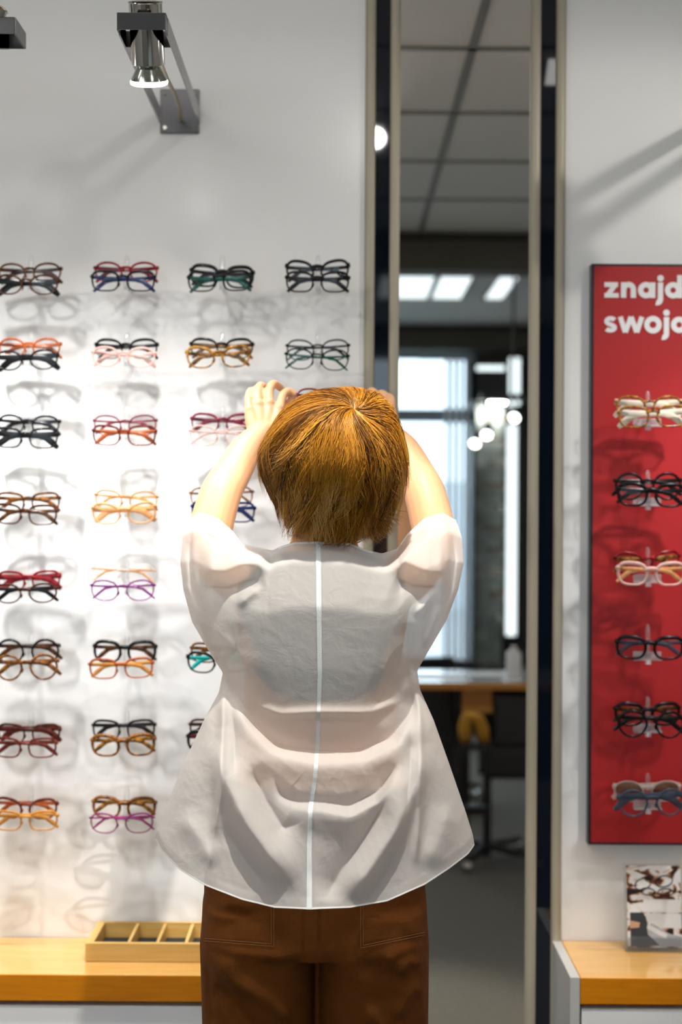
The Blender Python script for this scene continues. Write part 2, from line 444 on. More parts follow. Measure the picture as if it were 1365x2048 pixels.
# ================================================================ BROCHURE HOLDER
def brochure():
    v = 2.925; b0 = P(1252, 1897, v); w = .121
    t = empty('brochure_holder', (b0.x + w / 2, b0.y, ZC))
    tag(t, 'clear acrylic leaflet stand on the right worktop', 'stand')
    tilt = Matrix.Rotation(R(-9), 4, 'X')
    def q(x, y, z): return tilt @ Vector((x, y, z))
    b = MB(); b.box(-w / 2, w / 2, .0, .002, .004, .176, mat=tilt); b.box(-w / 2, w / 2, -.006, -.0055, .004, .03, mat=tilt)
    b.box(-w / 2, -w / 2 + .002, -.006, .0, .004, .15, mat=tilt); b.box(w / 2 - .002, w / 2, -.006, 0, .004, .15, mat=tilt)
    b.box(-w / 2, w / 2, -.010, .045, 0, .003); b.build('stand_body', M['acrylic'], t)
    l = empty('leaflet', (b0.x + w / 2, b0.y, ZC)); tag(l, 'leaflet printed with a photo of piled glasses and white cloth, in the clear stand', 'leaflet')
    base = mat('leaflet_print', (.05, .05, .055), .3, var=None)
    nt = base.node_tree; bs = nt.nodes['Principled BSDF']; tc = nt.nodes.new('ShaderNodeTexCoord')
    mp = nt.nodes.new('ShaderNodeMapping'); mp.inputs['Scale'].default_value = (26, 1, 44); mp.inputs['Rotation'].default_value = (0, R(20), 0)
    n = nt.nodes.new('ShaderNodeTexNoise'); n.inputs['Scale'].default_value = 1.0; n.inputs['Detail'].default_value = 2.2; n.inputs['Distortion'].default_value = 1.2
    cr = nt.nodes.new('ShaderNodeValToRGB'); cr.color_ramp.interpolation = 'LINEAR'
    els = cr.color_ramp.elements; els[0].position = .36; els[0].color = (.02, .015, .015, 1); els[1].position = .60; els[1].color = (.86, .85, .84, 1)
    for p, c in ((.43, (.16, .05, .02, 1)), (.465, (.55, .30, .16, 1)), (.50, (.80, .76, .72, 1))):
        e = els.new(p); e.color = c
    nt.links.new(tc.outputs['Object'], mp.inputs[0]); nt.links.new(mp.outputs[0], n.inputs['Vector'])
    nt.links.new(n.outputs[0], cr.inputs[0]); nt.links.new(cr.outputs[0], bs.inputs['Base Color'])
    MB().box(-.0555, .0575, -.0032, -.0022, .008, .172, mat=tilt).build('photo_page', base, l)
    # printed shapes: a white card, pale cloth and two pairs of dark frames
    def poly(pts, y, m, nm):
        k = MB(); vs = [q(a, y, b) for a, b in pts]; k.add(vs, [tuple(range(len(pts)))]); k.build(nm, m, l)
    wh = mat('print_white', (.83, .83, .83), .3); dk = mat('print_slate', (.055, .062, .07), .3); gy = mat('print_grey', (.50, .50, .54), .3); sk = mat('print_skin', (.70, .42, .28), .3)
    poly([(-.050, .010), (-.050, .078), (-.020, .078), (-.010, .040), (.010, .012)], -.0035, dk, 'printed_shape')
    poly([(-.024, .078), (.055, .078), (.055, .104), (-.022, .105)], -.0037, wh, 'printed_shape')
    poly([(-.022, .076), (-.012, .060), (.010, .048), (.056, .046), (.056, .076)], -.0036, wh, 'printed_shape')
    poly([(-.006, .056), (.030, .036), (.056, .030), (.056, .010), (.012, .010), (-.014, .034), (-.016, .050)], -.0038, gy, 'printed_shape')
    poly([(-.014, .056), (.026, .034), (.022, .026), (-.016, .046)], -.0040, wh, 'printed_shape')
    poly([(-.051, .062), (-.030, .058), (-.032, .048), (-.051, .046)], -.0041, sk, 'printed_shape')
    g = MB()
    for (cx, cz, rx, rz, a) in ((-.022, .135, .017, .011, 20), (.022, .141, .018, .011, 12), (-.012, .120, .015, .007, -5), (.025, .119, .016, .007, 0)):
        g.tube([q(cx + rx * math.cos(2 * math.pi * k / 20) * math.cos(R(a)) - rz * math.sin(2 * math.pi * k / 20) * math.sin(R(a)), -.0038,
                  cz + rz * math.sin(2 * math.pi * k / 20) * math.cos(R(a)) + rx * math.cos(2 * math.pi * k / 20) * math.sin(R(a))) for k in range(20)], .0011, 5, closed=True)
    g.build('printed_frames', M['black'], l)
brochure()

# ================================================================ EYEWEAR
SH = {  # half width, half height, superellipse power, top drop towards nose, rim radius (top, side, bottom)
    'rect':   dict(a=.0265, b=.0170, n=3.4, skew=.0010, r=(.0019, .0013, .0010)),
    'bold':   dict(a=.0268, b=.0185, n=3.0, skew=.0015, r=(.0030, .0022, .0016)),
    'oval':   dict(a=.0262, b=.0165, n=2.3, skew=.0005, r=(.0017, .0013, .0010)),
    'cat':    dict(a=.0270, b=.0180, n=2.7, skew=.0040, r=(.0024, .0015, .0011)),
    'round':  dict(a=.0245, b=.0205, n=2.1, skew=.0000, r=(.0019, .0016, .0013)),
    'thin':   dict(a=.0262, b=.0175, n=2.6, skew=.0015, r=(.0012, .0009, .0007)),
    'half':   dict(a=.0268, b=.0170, n=2.8, skew=.0015, r=(.0022, .0011, .0004)),
}
def frame_col(name, c1, c2=None, clear=0.0, sc=130):
    if name in M: return M[name]
    m = mat(name, c1, .2, spec=.22, coat=.06, var=(sc, c2, (1, 1, 1)) if c2 else None)
    if clear: m.node_tree.nodes['Principled BSDF'].inputs['Alpha'].default_value = 1 - clear
    M[name] = m; return m
FC = {
 'black': frame_col('glossy_black', (.006, .006, .007)),
 'tort': frame_col('tortoiseshell', (.025, .009, .003), (.34, .12, .015)),
 'darktort': frame_col('dark_tortoiseshell', (.012, .006, .004), (.16, .055, .012)),
 'brown': frame_col('brown_acetate', (.085, .025, .012), (.03, .010, .006)),
 'orange': frame_col('orange_acetate', (.52, .13, .02), (.36, .06, .012), .12),
 'amber': frame_col('amber_acetate', (.70, .34, .06), (.58, .22, .03), .15),
 'peach': frame_col('peach_acetate', (.85, .48, .20), (.80, .36, .12), .25),
 'red': frame_col('red_acetate', (.36, .012, .018), (.12, .006, .01)),
 'redbrown': frame_col('red_brown_acetate', (.22, .035, .02), (.07, .012, .01)),
 'burgundy': frame_col('burgundy_acetate', (.10, .008, .02), (.25, .03, .06)),
 'pink': frame_col('pale_pink_acetate', (.80, .46, .40), (.78, .56, .50), .3),
 'purple': frame_col('purple_metal', (.20, .022, .19)),
 'magenta': frame_col('magenta_acetate', (.24, .018, .13)),
 'blue': frame_col('navy_blue_acetate', (.008, .024, .11)),
 'teal': frame_col('teal_acetate', (.01, .50, .46)),
 'green': frame_col('dark_green_acetate', (.005, .09, .065)),
 'cream': frame_col('cream_acetate', (.78, .70, .55)),
 'clear': frame_col('crystal_acetate', (.80, .72, .66), None, .62),
 'goldtort': frame_col('gold_tortoiseshell', (.045, .015, .004), (.46, .21, .025)),
 'slate': frame_col('slate_blue_crystal', (.06, .085, .12), None, .25),
 'gold': mat('gold_metal', (.75, .50, .22), .2, metal=1),
}
for _d in SH.values(): _d['b'] *= 1.13
def outline(sh, sx, N=36):
    d = SH[sh]; pts = []; rad = []
    for k in range(N):
        t = 2 * math.pi * k / N; c, s = math.cos(t), math.sin(t)
        x = d['a'] * math.copysign(abs(c) ** (2 / d['n']), c); z = d['b'] * math.copysign(abs(s) ** (2 / d['n']), s)
        if z < 0: x *= 1 - .10 * (-z / d['b'])                 # narrower towards the bottom
        z += d['skew'] * (x / d['a']) * (1 if z > 0 else .3)    # outer corner lifted (sx mirrored later)
        z -= .0012 * max(0, -x / d['a']) * (1 if z > 0 else 0)
        x += d['a'] + .0085
        w = .5 + .5 * s
        r = d['r'][2] + (d['r'][0] - d['r'][2]) * w ** 1.5
        r = max(r, d['r'][1] * (1 - abs(s)))
        pts.append(Vector((sx * x, .0016 * (x / .06) ** 2 * 3, z))); rad.append((r * 1.3, r * 1.2 + .0004))
    return pts, rad
MINI = {}
def glasses(loc, col='black', tcol=None, sh='rect', sc=1.0, rot=(0, 0, 0), lab='', group=None, mini=False, lens='lens', wide=False, open_t=False, held=False, cat='glasses', label_front=None):
    tcol = tcol or col
    t = empty('eyeglasses', loc, rot=rot); t.scale = (sc, sc, sc)
    tag(t, lab, cat, group)
    d = SH[sh]; top = d['b'] * .45
    f = MB()
    for sx in (-1, 1):
        p, r = outline(sh, sx); f.tube(p, r, 7, closed=True, up=(0, 1, 0)) if 0 else f.tube(p, r, 7, closed=True)
        xo = 2 * d['a'] + .0085
        f.tube([(sx * (xo - .003), .004, top + d['skew']), (sx * (xo + .0015), .005, top + .001 + d['skew']), (sx * (xo + .004), .008, top)],
               [(d['r'][0] * 1.3, d['r'][0] * 1.2), (d['r'][0] * 1.5, d['r'][0] * 1.2), (d['r'][0] * 1.2, .0012)], 7)
    br = d['r'][0] * 1.4
    zb = d['b'] * .38
    f.tube([(-.0125, .001, zb), (-.006, -.0008, zb + .0022), (0, -.0014, zb + .0028), (.006, -.0008, zb + .0022), (.0125, .001, zb)], br, 7)
    for sx in (-1, 1):                                      # nose pads
        f.tube([(sx * .0085, .003, -.001), (sx * .0075, .0065, -.005), (sx * .0095, .006, -.011)], [.0008, .0017, .0010], 6)
    fo = f.build('frame_front', FC[col], t, smooth=60)
    for sx in (-1, 1):
        p, r = outline(sh, sx, 28)
        l = MB(); c = Vector((sx * (d['a'] + .0085), .0004, 0)); l.add([c] + [Vector((q.x, q.y + .0002, q.z)) for q in p], [(0, k + 1, (k + 1) % 28 + 1) for k in range(28)])
        l.build('lens', M[lens], t, smooth=180)
    xo = 2 * d['a'] + .0115; th = .0080 if wide else (.0030 if sh == 'thin' else .0052)
    for sx in (-1, 1):
        k = MB()
        if open_t:
            pts = [(sx * xo, .008, top), (sx * (xo + .002), .05, top), (sx * xo, .10, top - .002), (sx * (xo - .004), .128, top - .02), (sx * (xo - .006), .138, top - .034)]
        else:
            y = .010 if sx < 0 else .0155
            pts = [(sx * xo, .0085, top), (sx * (xo - .006), y, top - .0005), (sx * (xo - .03), y + .004, top - .002), (0, y + .006, top - .0035),
                   (-sx * .022, y + .007, top - .0045), (-sx * .038, y + .0075, top - .008), (-sx * .052, y + .0075, top - .019), (-sx * .062, y + .007, top - .028)]
        n = len(pts); rad = [(th * (.75 if i in (0,) else .85 if i >= n - 3 else .7), .0013) for i in range(n)]
        rad[-1] = (th * .5, .0010)
        k.tube(pts, rad, 8, up=(0, 0, 1) if open_t else None)
        k.build('temple', FC[tcol], t, smooth=60)
    return t

def holder(x, z, y_out, lab, n=2, bar=True, visible=True):
    """clear acrylic holder: stem out of the wall, nose blades, small cross bar"""
    t = empty('eyewear_holder', (x, 0, z)); tag(t, lab, 'holder', 'clear acrylic eyewear holders')
    b = MB(); b.tube([(0, 0 if visible is True else visible, -.012), (0, -y_out * .6, -.012), (0, -y_out, -.014)], (.0045), 12); b.build('stem', M['acrylic'], t, smooth=60)
    s = MB(); s.tube([(0, -y_out, -.020), (0, -y_out - .002, .0), (0, -y_out + .004, .045), (0, -y_out + .006, .052)], [(.003, .006), (.0035, .006), (.003, .005), (.001, .003)], 10)
    s.build('nose_blade', M['acrylic'], t, smooth=60)
    if bar:
        c = MB(); c.box(-.029, .029, -y_out - .002, -y_out + .010, -.022, -.018)
        c.box(-.029, .029, -y_out + .009, -y_out + .011, -.020, -.004)
        c.build('cross_bar', M['acrylic_edge'], t, bevel=.001)
        k = MB(); k.tube([(0, -y_out - .001, -.020), (0, -y_out - .001, -.029)], [.0055, .0065], 12); k.build('end_cap', M['acrylic_edge'], t, smooth=60)
    return t

VG = 2.895
COLX = [55, 249, 442.5, 636]; ROWY = [556, 711, 862, 1017, 1173, 1320, 1477, 1630]
CN = ['leftmost column', 'second column', 'third column', 'fourth column']
RN = ['top row', 'second row', 'third row', 'fourth row', 'fifth row', 'sixth row', 'seventh row', 'bottom row']
DSC = {'black': 'glossy black', 'tort': 'tortoiseshell', 'darktort': 'dark tortoiseshell', 'brown': 'dark brown', 'orange': 'orange brown', 'amber': 'amber',
       'peach': 'pale orange', 'red': 'red', 'redbrown': 'red brown', 'burgundy': 'burgundy', 'pink': 'pale pink', 'purple': 'thin purple', 'magenta': 'magenta',
       'blue': 'navy blue', 'teal': 'teal', 'green': 'green', 'cream': 'cream', 'clear': 'clear crystal', 'goldtort': 'honey tortoiseshell', 'slate': 'slate blue'}
SN = {'rect': 'rectangular', 'bold': 'thick-rimmed', 'oval': 'oval', 'cat': 'cat-eye', 'round': 'round', 'thin': 'thin-rimmed', 'half': 'half-rim'}
# (col,row): (upper: colour, temple, shape, dx, dy[px]), (lower ...)
SL = {
 (0, 0): (('darktort', 'brown', 'oval', 4, -10), ('brown', 'black', 'oval', -3, 13, 1)),
 (0, 1): (('orange', 'orange', 'oval', 3, -15), ('black', 'black', 'oval', -3, 9, 1)),
 (0, 2): (('black', 'black', 'oval', 1, -12), ('black', 'black', 'rect', -4, 14, 1)),
 (0, 3): (('darktort', 'tort', 'rect', 1, -12), ('brown', 'darktort', 'rect', -5, 12)),
 (0, 4): (('red', 'red', 'rect', 2, -11, 1), ('brown', 'black', 'oval', -5, 14)),
 (0, 5): (('black', 'darktort', 'round', 0, -16), ('tort', 'tort', 'round', -3, 15)),
 (0, 6): (('brown', 'redbrown', 'rect', 2, -9, 1), ('redbrown', 'redbrown', 'rect', -6, 19)),
 (0, 7): (('redbrown', 'orange', 'cat', -4, -12), ('amber', 'amber', 'rect', -4, 12)),
 (1, 0): (('red', 'red', 'oval', 3, -12), ('black', 'blue', 'rect', -3, 6)),
 (1, 1): (('black', 'black', 'half', 3, -13), ('pink', 'pink', 'oval', -2, 3)),
 (1, 2): (('burgundy', 'burgundy', 'thin', 1, -11), ('redbrown', 'orange', 'rect', -1, 9)),
 (1, 3): (('amber', 'amber', 'thin', 3, -15), ('peach', 'peach', 'cat', -1, 10, 1)),
 (1, 4): (('clear', 'peach', 'thin', -3, -24), ('purple', 'purple', 'thin', -4, 8)),
 (1, 5): (('black', 'darktort', 'bold', 0, -16), ('orange', 'amber', 'rect', -7, 17)),
 (1, 6): (('black', 'black', 'rect', -2, -17), ('tort', 'goldtort', 'bold', -3, 14)),
 (1, 7): (('tort', 'goldtort', 'bold', -1, -14), ('magenta', 'magenta', 'thin', -6, 17)),
 (2, 0): (('black', 'black', 'bold', 2, -3), ('black', 'green', 'rect', -4, 6)),
 (2, 1): (('black', 'goldtort', 'half', 1, -14), ('goldtort', 'goldtort', 'cat', -6, 3)),
 (2, 2): (('burgundy', 'burgundy', 'half', 3, -15), ('pink', 'pink', 'thin', 0, 10)),
 (2, 3): (('tort', 'tort', 'thin', 1, -22), ('blue', 'blue', 'rect', 4, 7)),
 (2, 5): (('darktort', 'tort', 'rect', 1, -14), ('black', 'teal', 'cat', -5, 5)),
 (2, 6): (('brown', 'brown', 'rect', -1, -19), ('black', 'burgundy', 'bold', -5, 6)),
 (3, 0): (('black', 'black', 'cat', -1, -14), ('black', 'black', 'rect', -1, 8)),
 (3, 1): (('black', 'black', 'thin', 0, -11), ('black', 'green', 'thin', -1, 8)),
}
for (c, r), pair in SL.items():
    hx = P(COLX[c], ROWY[r], VG); rot0 = -8 + r * 1.6
    holder(hx.x, hx.z, .075, 'clear eyewear holder on the white wall, %s, %s' % (RN[r], CN[c]), bar=False)
    for i, s in enumerate(pair):
        v = VG + (.016 if i == 0 else -.016)
        p = P(COLX[c] + s[3], ROWY[r] + s[4], v)
        k = SH[s[2]]; scl = .0665 / (2 * k['a'] + .0125) * 1.0
        a = DSC[s[0]]; b = '' if s[1] == s[0] else ' with %s temples' % DSC[s[1]]
        glasses(p, s[0], s[1], s[2], scl, (R(6 + random.uniform(-3, 3)), R(random.uniform(-2, 2)), R(random.uniform(-4, 4))),
                '%s %s glasses%s, %s pair, %s, %s' % (a, SN[s[2]], b, ('upper', 'lower')[i], RN[r], CN[c]),
                'glasses displayed on the white wall', wide=len(s) > 5)

# red board
RB = [(825, ('goldtort', 'cream', 'oval', 1, -12), ('goldtort', 'cream', 'rect', 8, 8)),
      (985, ('black', 'black', 'round', -1, -12), ('black', 'black', 'bold', 5, 5)),
      (1140, ('red', 'goldtort', 'cat', -2, -14), ('pink', 'peach', 'bold', 5, 8)),
      (1296, ('black', 'slate', 'bold', 2, 0), None),
      (1442, ('black', 'darktort', 'bold', -2, -13), ('black', 'black', 'round', 5, 7)),
      (1597, ('clear', 'clear', 'oval', -3, -14), ('slate', 'slate', 'round', 6, 9))]
for n, (py, up, lo) in enumerate(RB):
    hp = P(1302, py + 6, 2.88)
    holder(hp.x, hp.z, .098, 'frosted eyewear holder on the red board, %s' % ['top', 'second from top', 'third from top', 'third from bottom', 'second from bottom', 'bottom'][n], visible=-.025)
    for i, s in enumerate((up, lo)):
        if not s: continue
        v = 2.895 - (.0 if i == 0 else .036)
        p = P(1299 + s[3], py + s[4], v); k = SH[s[2]]; scl = .070 / (2 * k['a'] + .0125)
        a = DSC[s[0]]; b = '' if s[1] == s[0] else ' with %s temples' % DSC[s[1]]
        glasses(p, s[0], s[1], s[2], scl, (R(5), R(random.uniform(-2, 2)), R(random.uniform(-5, 5))),
                '%s %s glasses%s, red board, %s' % (a, SN[s[2]], b, ['top row', 'second row', 'third row', 'fourth row', 'fifth row', 'bottom row'][n] + ('' if not lo else (', upper pair', ', lower pair')[i])),
                'glasses displayed on the red board', lens='lens_dark' if s[0] == 'clear' else 'lens', wide=(n in (0, 5)))

# ================================================================ PERSON
def np_table(tab, q, k=0.02):
    """smooth interpolation of a table [(t, a, b, c..)] at parameters q"""
    tab = np.array(tab, float); dense = np.linspace(0, 1, 401)
    out = []
    n = max(1, int(k * 400)); ker = np.exp(-np.linspace(-2, 2, 2 * n + 1) ** 2); ker /= ker.sum()
    for c in range(1, tab.shape[1]):
        y = np.interp(dense, tab[:, 0], tab[:, c])
        pad = np.concatenate([2 * y[0] - y[n:0:-1], y, 2 * y[-1] - y[-2:-n - 2:-1]])
        y = np.convolve(pad, ker, 'valid'); out.append(np.interp(q, dense, y))
    return out
def nP(px, py, v):
    dx, dy = px - 682.5, py - 1024.0; c, s = math.cos(ROLL), math.sin(ROLL)
    ux, uy = dx * c + dy * s, -dx * s + dy * c
    return np.stack([ux * v / FPX, v - CAM_D, CAM_H - uy * v / FPX], -1)
def sstep(x): x = np.clip(x, 0, 1); return x * x * (3 - 2 * x)

skin = mat('skin', (.78, .43, .23), .45, spec=.35, sss=.10, var=(9, (.82, .46, .26)), bump=(300, .08))
M['skin'] = skin

def chain(mb, pts, rads, n=14, caps=True):
    """rounded tapered limb with smooth centreline"""
    pts = [Vector(p) for p in pts]; out = []; ro = []
    m = len(pts)
    for i in range(m - 1):
        p0 = pts[max(i - 1, 0)]; p1 = pts[i]; p2 = pts[i + 1]; p3 = pts[min(i + 2, m - 1)]
        for k in range(5):
            t = k / 5; out.append(.5 * ((2 * p1) + (p2 - p0) * t + (2 * p0 - 5 * p1 + 4 * p2 - p3) * t * t + (3 * p1 - p0 - 3 * p2 + p3) * t ** 3))
            a = rads[i]; b = rads[i + 1]
            a = a if isinstance(a, tuple) else (a, a); b = b if isinstance(b, tuple) else (b, b)
            ro.append((a[0] + (b[0] - a[0]) * t, a[1] + (b[1] - a[1]) * t))
    out.append(pts[-1]); a = rads[-1]; ro.append(a if isinstance(a, tuple) else (a, a))
    if caps:                                           # rounded tip
        d = (out[-1] - out[-2]).normalized(); r = ro[-1]
        for k in (1, 2, 3):
            a = math.pi / 2 * k / 3.2; out.append(pts[-1] + d * (r[0] * .95 * math.sin(a))); ro.append((r[0] * math.cos(a), r[1] * math.cos(a)))
    mb.tube(out, ro, n)
    return mb

def make_body():
    b = MB()
    c0 = P(643, 1340, 2.405)
    secs = [(.80, .145, .085, .004), (.88, .155, .092, .002), (.98, .142, .088, .002), (1.06, .130, .083, .006), (1.14, .130, .085, .006),
            (1.22, .142, .090, .004), (1.27, .150, .086, .004), (1.305, .140, .068, .006), (1.335, .100, .054, .010), (1.36, .060, .050, .014), (1.385, .052, .052, .020), (1.41, .051, .053, .022), (1.47, .050, .055, .026)]
    n = 36; vs = []; fs = []
    for (z, rx, ry, dy) in secs:
        cx = c0.x + (z - 1.15) * .012
        for k in range(n):
            a = 2 * math.pi * k / n; e = .86
            vs.append((cx + rx * math.copysign(abs(math.cos(a)) ** e, math.cos(a)), c0.y + dy + ry * math.copysign(abs(math.sin(a)) ** e, math.sin(a)), z))
    m = len(secs)
    for i in range(m - 1):
        for k in range(n): fs.append((i * n + k, i * n + (k + 1) % n, (i + 1) * n + (k + 1) % n, (i + 1) * n + k))
    fs.append(tuple(range(n - 1, -1, -1))); fs.append(tuple((m - 1) * n + k for k in range(n))); b.add(vs, fs)
    # head: skull, jaw, nose, brow, lips, ears (she looks at the wall)
    h = P(665, 925, 2.405)
    b.ellipsoid(h + Vector((0, -.012, .018)), (.075, .094, .092), 28, 18)
    b.ellipsoid(h + Vector((0, .030, -.048)), (.056, .058, .066), 22, 14)
    b.ellipsoid(h + Vector((0, .068, -.090)), (.026, .020, .018), 14, 10)
    chain(b, [h + Vector((0, .080, .018)), h + Vector((0, .092, -.010)), h + Vector((0, .104, -.030))], [.008, .010, .013], 10)
    for s in (-1, 1):
        b.ellipsoid(h + Vector((s * .009, .096, -.033)), (.008, .009, .007), 8, 6)
        b.ellipsoid(h + Vector((s * .030, .074, .022)), (.022, .014, .008), 12, 8)
        b.ellipsoid(h + Vector((s * .036, .064, -.024)), (.022, .018, .018), 12, 8)
        b.ellipsoid(h + Vector((s * .078, .0, -.012)), (.008, .019, .031), 12, 10)
        b.ellipsoid(h + Vector((s * .012, .086, -.058)), (.015, .008, .004), 10, 6)
    b.ellipsoid(h + Vector((0, .085, -.066)), (.018, .008, .0055), 10, 6)
    # arms
    for side in (-1, 1):
        if side < 0:
            sh, el = P(482, 1160, 2.43), P(416, 1078, 2.565)
            mids = [(441, 990, 2.60), (466, 945, 2.63), (494, 898, 2.655)]; wr = (521, 868, 2.675)
            kn = [(499, 819, 2.690), (518, 808, 2.700), (540, 806, 2.705), (561, 815, 2.703)]
            fing = [[(497, 795, 2.705), (502, 781, 2.730), (511, 790, 2.752)],
                    [(515, 785, 2.715), (522, 771, 2.742), (536, 777, 2.768)],
                    [(539, 781, 2.722), (549, 768, 2.748), (565, 779, 2.768)],
                    [(567, 790, 2.722), (579, 783, 2.735), (590, 788, 2.735)]]
            th = [(551, 858, 2.685), (563, 838, 2.71), (574, 815, 2.735), (585, 800, 2.742)]
        else:
            sh, el = P(808, 1160, 2.43), P(872, 1078, 2.565)
            mids = [(851, 990, 2.60), (832, 945, 2.63), (806, 898, 2.655)]; wr = (781, 868, 2.675)
            kn = [(783, 822, 2.690), (770, 810, 2.700), (752, 805, 2.705), (733, 812, 2.703)]
            fing = [[(785, 803, 2.705), (779, 793, 2.73), (770, 802, 2.752)],
                    [(771, 794, 2.715), (763, 787, 2.742), (752, 796, 2.764)],
                    [(750, 788, 2.722), (742, 783, 2.748), (733, 795, 2.766)],
                    [(728, 794, 2.722), (722, 788, 2.737), (729, 794, 2.755)]]
            th = [(752, 858, 2.685), (742, 840, 2.71), (735, 818, 2.735), (731, 802, 2.742)]
        chain(b, [sh + Vector((-side * .03, 0, -.02)), sh, (sh + el) / 2 + Vector((side * .004, 0, -.004)), el], [.040, .044, .043, .040], 18)
        W3 = P(*wr)
        chain(b, [el - Vector((0, .004, .01)), el, P(*mids[0]), P(*mids[1]), P(*mids[2]), W3], [.036, .041, .0385, .0345, .0305, (.0265, .021)], 18)
        K = [P(*k) for k in kn]
        # palm: four metacarpal rays and the webs between them
        for i in range(4):
            w = W3 + (K[i] - K[1]) * .42
            chain(b, [W3 + (K[i] - K[1]) * .18 - Vector((0, -.002, .006)), w.lerp(K[i], .45) + Vector((0, .004, 0)), K[i] + Vector((0, .002, 0))], [.0175, .0150, .0102], 12)
        for i in range(3):
            chain(b, [W3.lerp(K[i], .4).lerp(W3.lerp(K[i + 1], .4), .5) + Vector((0, .005, 0)), K[i].lerp(K[i + 1], .5) + Vector((0, .004, -.004))], [.014, .009], 10)
        for i in range(4):
            r = (.0070, .0080, .0084, .0082)[i]
            F = [P(*p) for p in fing[i]]
            chain(b, [K[i], F[0], F[1], F[2]], [r * 1.12, r * 1.06, r * 1.02, r * .80], 12)
            b.ellipsoid(K[i] + Vector((0, -.003, 0)), (r * 1.15, r * 1.1, r * 1.15), 10, 8)
        T = [P(*p) for p in th]
        chain(b, [T[0], T[1], T[2], T[3]], [.0145, .0120, .0105, .0085], 12)
    o = b.build('person', M['skin'])
    rm = o.modifiers.new('remesh', 'REMESH'); rm.mode = 'VOXEL'; rm.voxel_size = .0028; rm.use_smooth_shade = True
    sm = o.modifiers.new('smooth', 'SMOOTH'); sm.factor = .5; sm.iterations = 5
    bake_modifiers(o)
    o.data.polygons.foreach_set('use_smooth', [True] * len(o.data.polygons))
    return o
person = make_body()
tag(person, 'person with short golden brown hair seen from behind, white blouse and brown trousers, arms raised', 'person')

# ---------------------------------------------------------------- blouse
def polydist(px, py, pts):
    pts = np.array(pts, float); best = np.full(px.shape, 1e9); sg = np.zeros(px.shape); al = np.zeros(px.shape)
    seg = np.linalg.norm(pts[1:] - pts[:-1], axis=1); cum = np.concatenate([[0], np.cumsum(seg)]); tot = cum[-1]
    for i in range(len(pts) - 1):
        a, b = pts[i], pts[i + 1]; d = b - a; L = seg[i]
        t = np.clip(((px - a[0]) * d[0] + (py - a[1]) * d[1]) / L ** 2, 0, 1)
        ex, ey = px - a[0] - t * d[0], py - a[1] - t * d[1]; r = np.hypot(ex, ey); m = r < best
        cr = d[0] * (py - a[1]) - d[1] * (px - a[0])
        best = np.where(m, r, best); sg = np.where(m, np.sign(cr), sg); al = np.where(m, (cum[i] + t * L) / tot, al)
    return best * np.where(sg == 0, 1, sg), al
def dense(pts, n=40):
    pts = np.array(pts, float); s = np.concatenate([[0], np.cumsum(np.hypot(*(pts[1:] - pts[:-1]).T))]); s /= s[-1]
    q = np.linspace(0, 1, n); a = np_table(np.column_stack([s, pts]), q, .05); return np.column_stack(a)
FOLDS = [  # (points, height m (+ towards camera), width above / width below, taper)
    ([(447, 1345), (478, 1400), (512, 1452), (560, 1492), (632, 1503), (720, 1500), (785, 1474), (822, 1425), (838, 1365)], -.013, 26, 16, .10),
    ([(460, 1390), (492, 1450), (540, 1510), (632, 1530), (730, 1526), (800, 1490), (832, 1420)], .008, 14, 30, .12),
    ([(425, 1455), (446, 1548), (492, 1645), (548, 1722), (600, 1780)], .017, 34, 24, .25),
    ([(500, 1525), (532, 1600), (566, 1655), (612, 1640)], -.011, 20, 18, .25),
    ([(440, 1640), (490, 1720), (540, 1785)], -.004, 26, 20, .3),
    ([(545, 1545), (563, 1592), (590, 1604), (640, 1604), (700, 1612), (760, 1580), (800, 1520)], -.010, 22, 9, .18),
    ([(575, 1622), (640, 1622), (700, 1636), (760, 1606), (812, 1530)], .009, 10, 34, .2),
    ([(856, 1480), (830, 1572), (790, 1664), (736, 1744), (692, 1812)], .014, 22, 30, .2),
    ([(778, 1590), (734, 1668), (684, 1740), (646, 1808)], -.012, 14, 26, .2),
    ([(445, 1350), (446, 1450), (440, 1580), (425, 1690)], .007, 9, 9, .2),
    ([(462, 1400), (470, 1480), (468, 1560)], -.006, 12, 10, .3),
    ([(836, 1350), (842, 1480), (840, 1620), (830, 1740)], .006, 8, 8, .2),
    ([(822, 1440), (822, 1540), (812, 1640)], -.006, 10, 12, .3),
    ([(395, 1140), (450, 1140), (505, 1118), (545, 1112)], .014, 46, 20, .2),
    ([(400, 1172), (450, 1176), (500, 1160), (530, 1150)], -.009, 18, 30, .25),
    ([(775, 1112), (812, 1122), (860, 1142), (905, 1142)], .014, 46, 20, .2),
    ([(790, 1152), (830, 1172), (890, 1172)], -.009, 18, 30, .25),
    ([(472, 1215), (500, 1190), (525, 1168)], .005, 10, 10, .35),
    ([(845, 1300), (868, 1250), (884, 1205)], .006, 9, 9, .3),
    ([(828, 1235), (850, 1210), (872, 1180)], .005, 8, 9, .35),
    ([(384, 1060), (378, 1110), (382, 1170), (400, 1230)], -.006, 8, 8, .3),
    ([(905, 1062), (912, 1120), (905, 1180), (880, 1250)], -.006, 8, 8, .3),
    ([(400, 1060), (430, 1078), (465, 1092)], -.006, 7, 10, .3),
    ([(885, 1056), (850, 1072), (820, 1096)], -.006, 7, 10, .3),
    ([(470, 1240), (472, 1300), (452, 1345)], -.004, 12, 12, .3),
    ([(815, 1240), (815, 1300), (832, 1345)], -.004, 12, 12, .3),
    ([(470, 1395), (560, 1428), (640, 1424), (740, 1425), (820, 1395)], .0035, 9, 9, .2),
    ([(360, 1620), (400, 1680), (430, 1740)], .006, 22, 22, .3),
    ([(905, 1600), (880, 1680), (850, 1745)], .006, 26, 26, .3),
]
FOLDS = [(dense(f[0]), *f[1:]) for f in FOLDS]
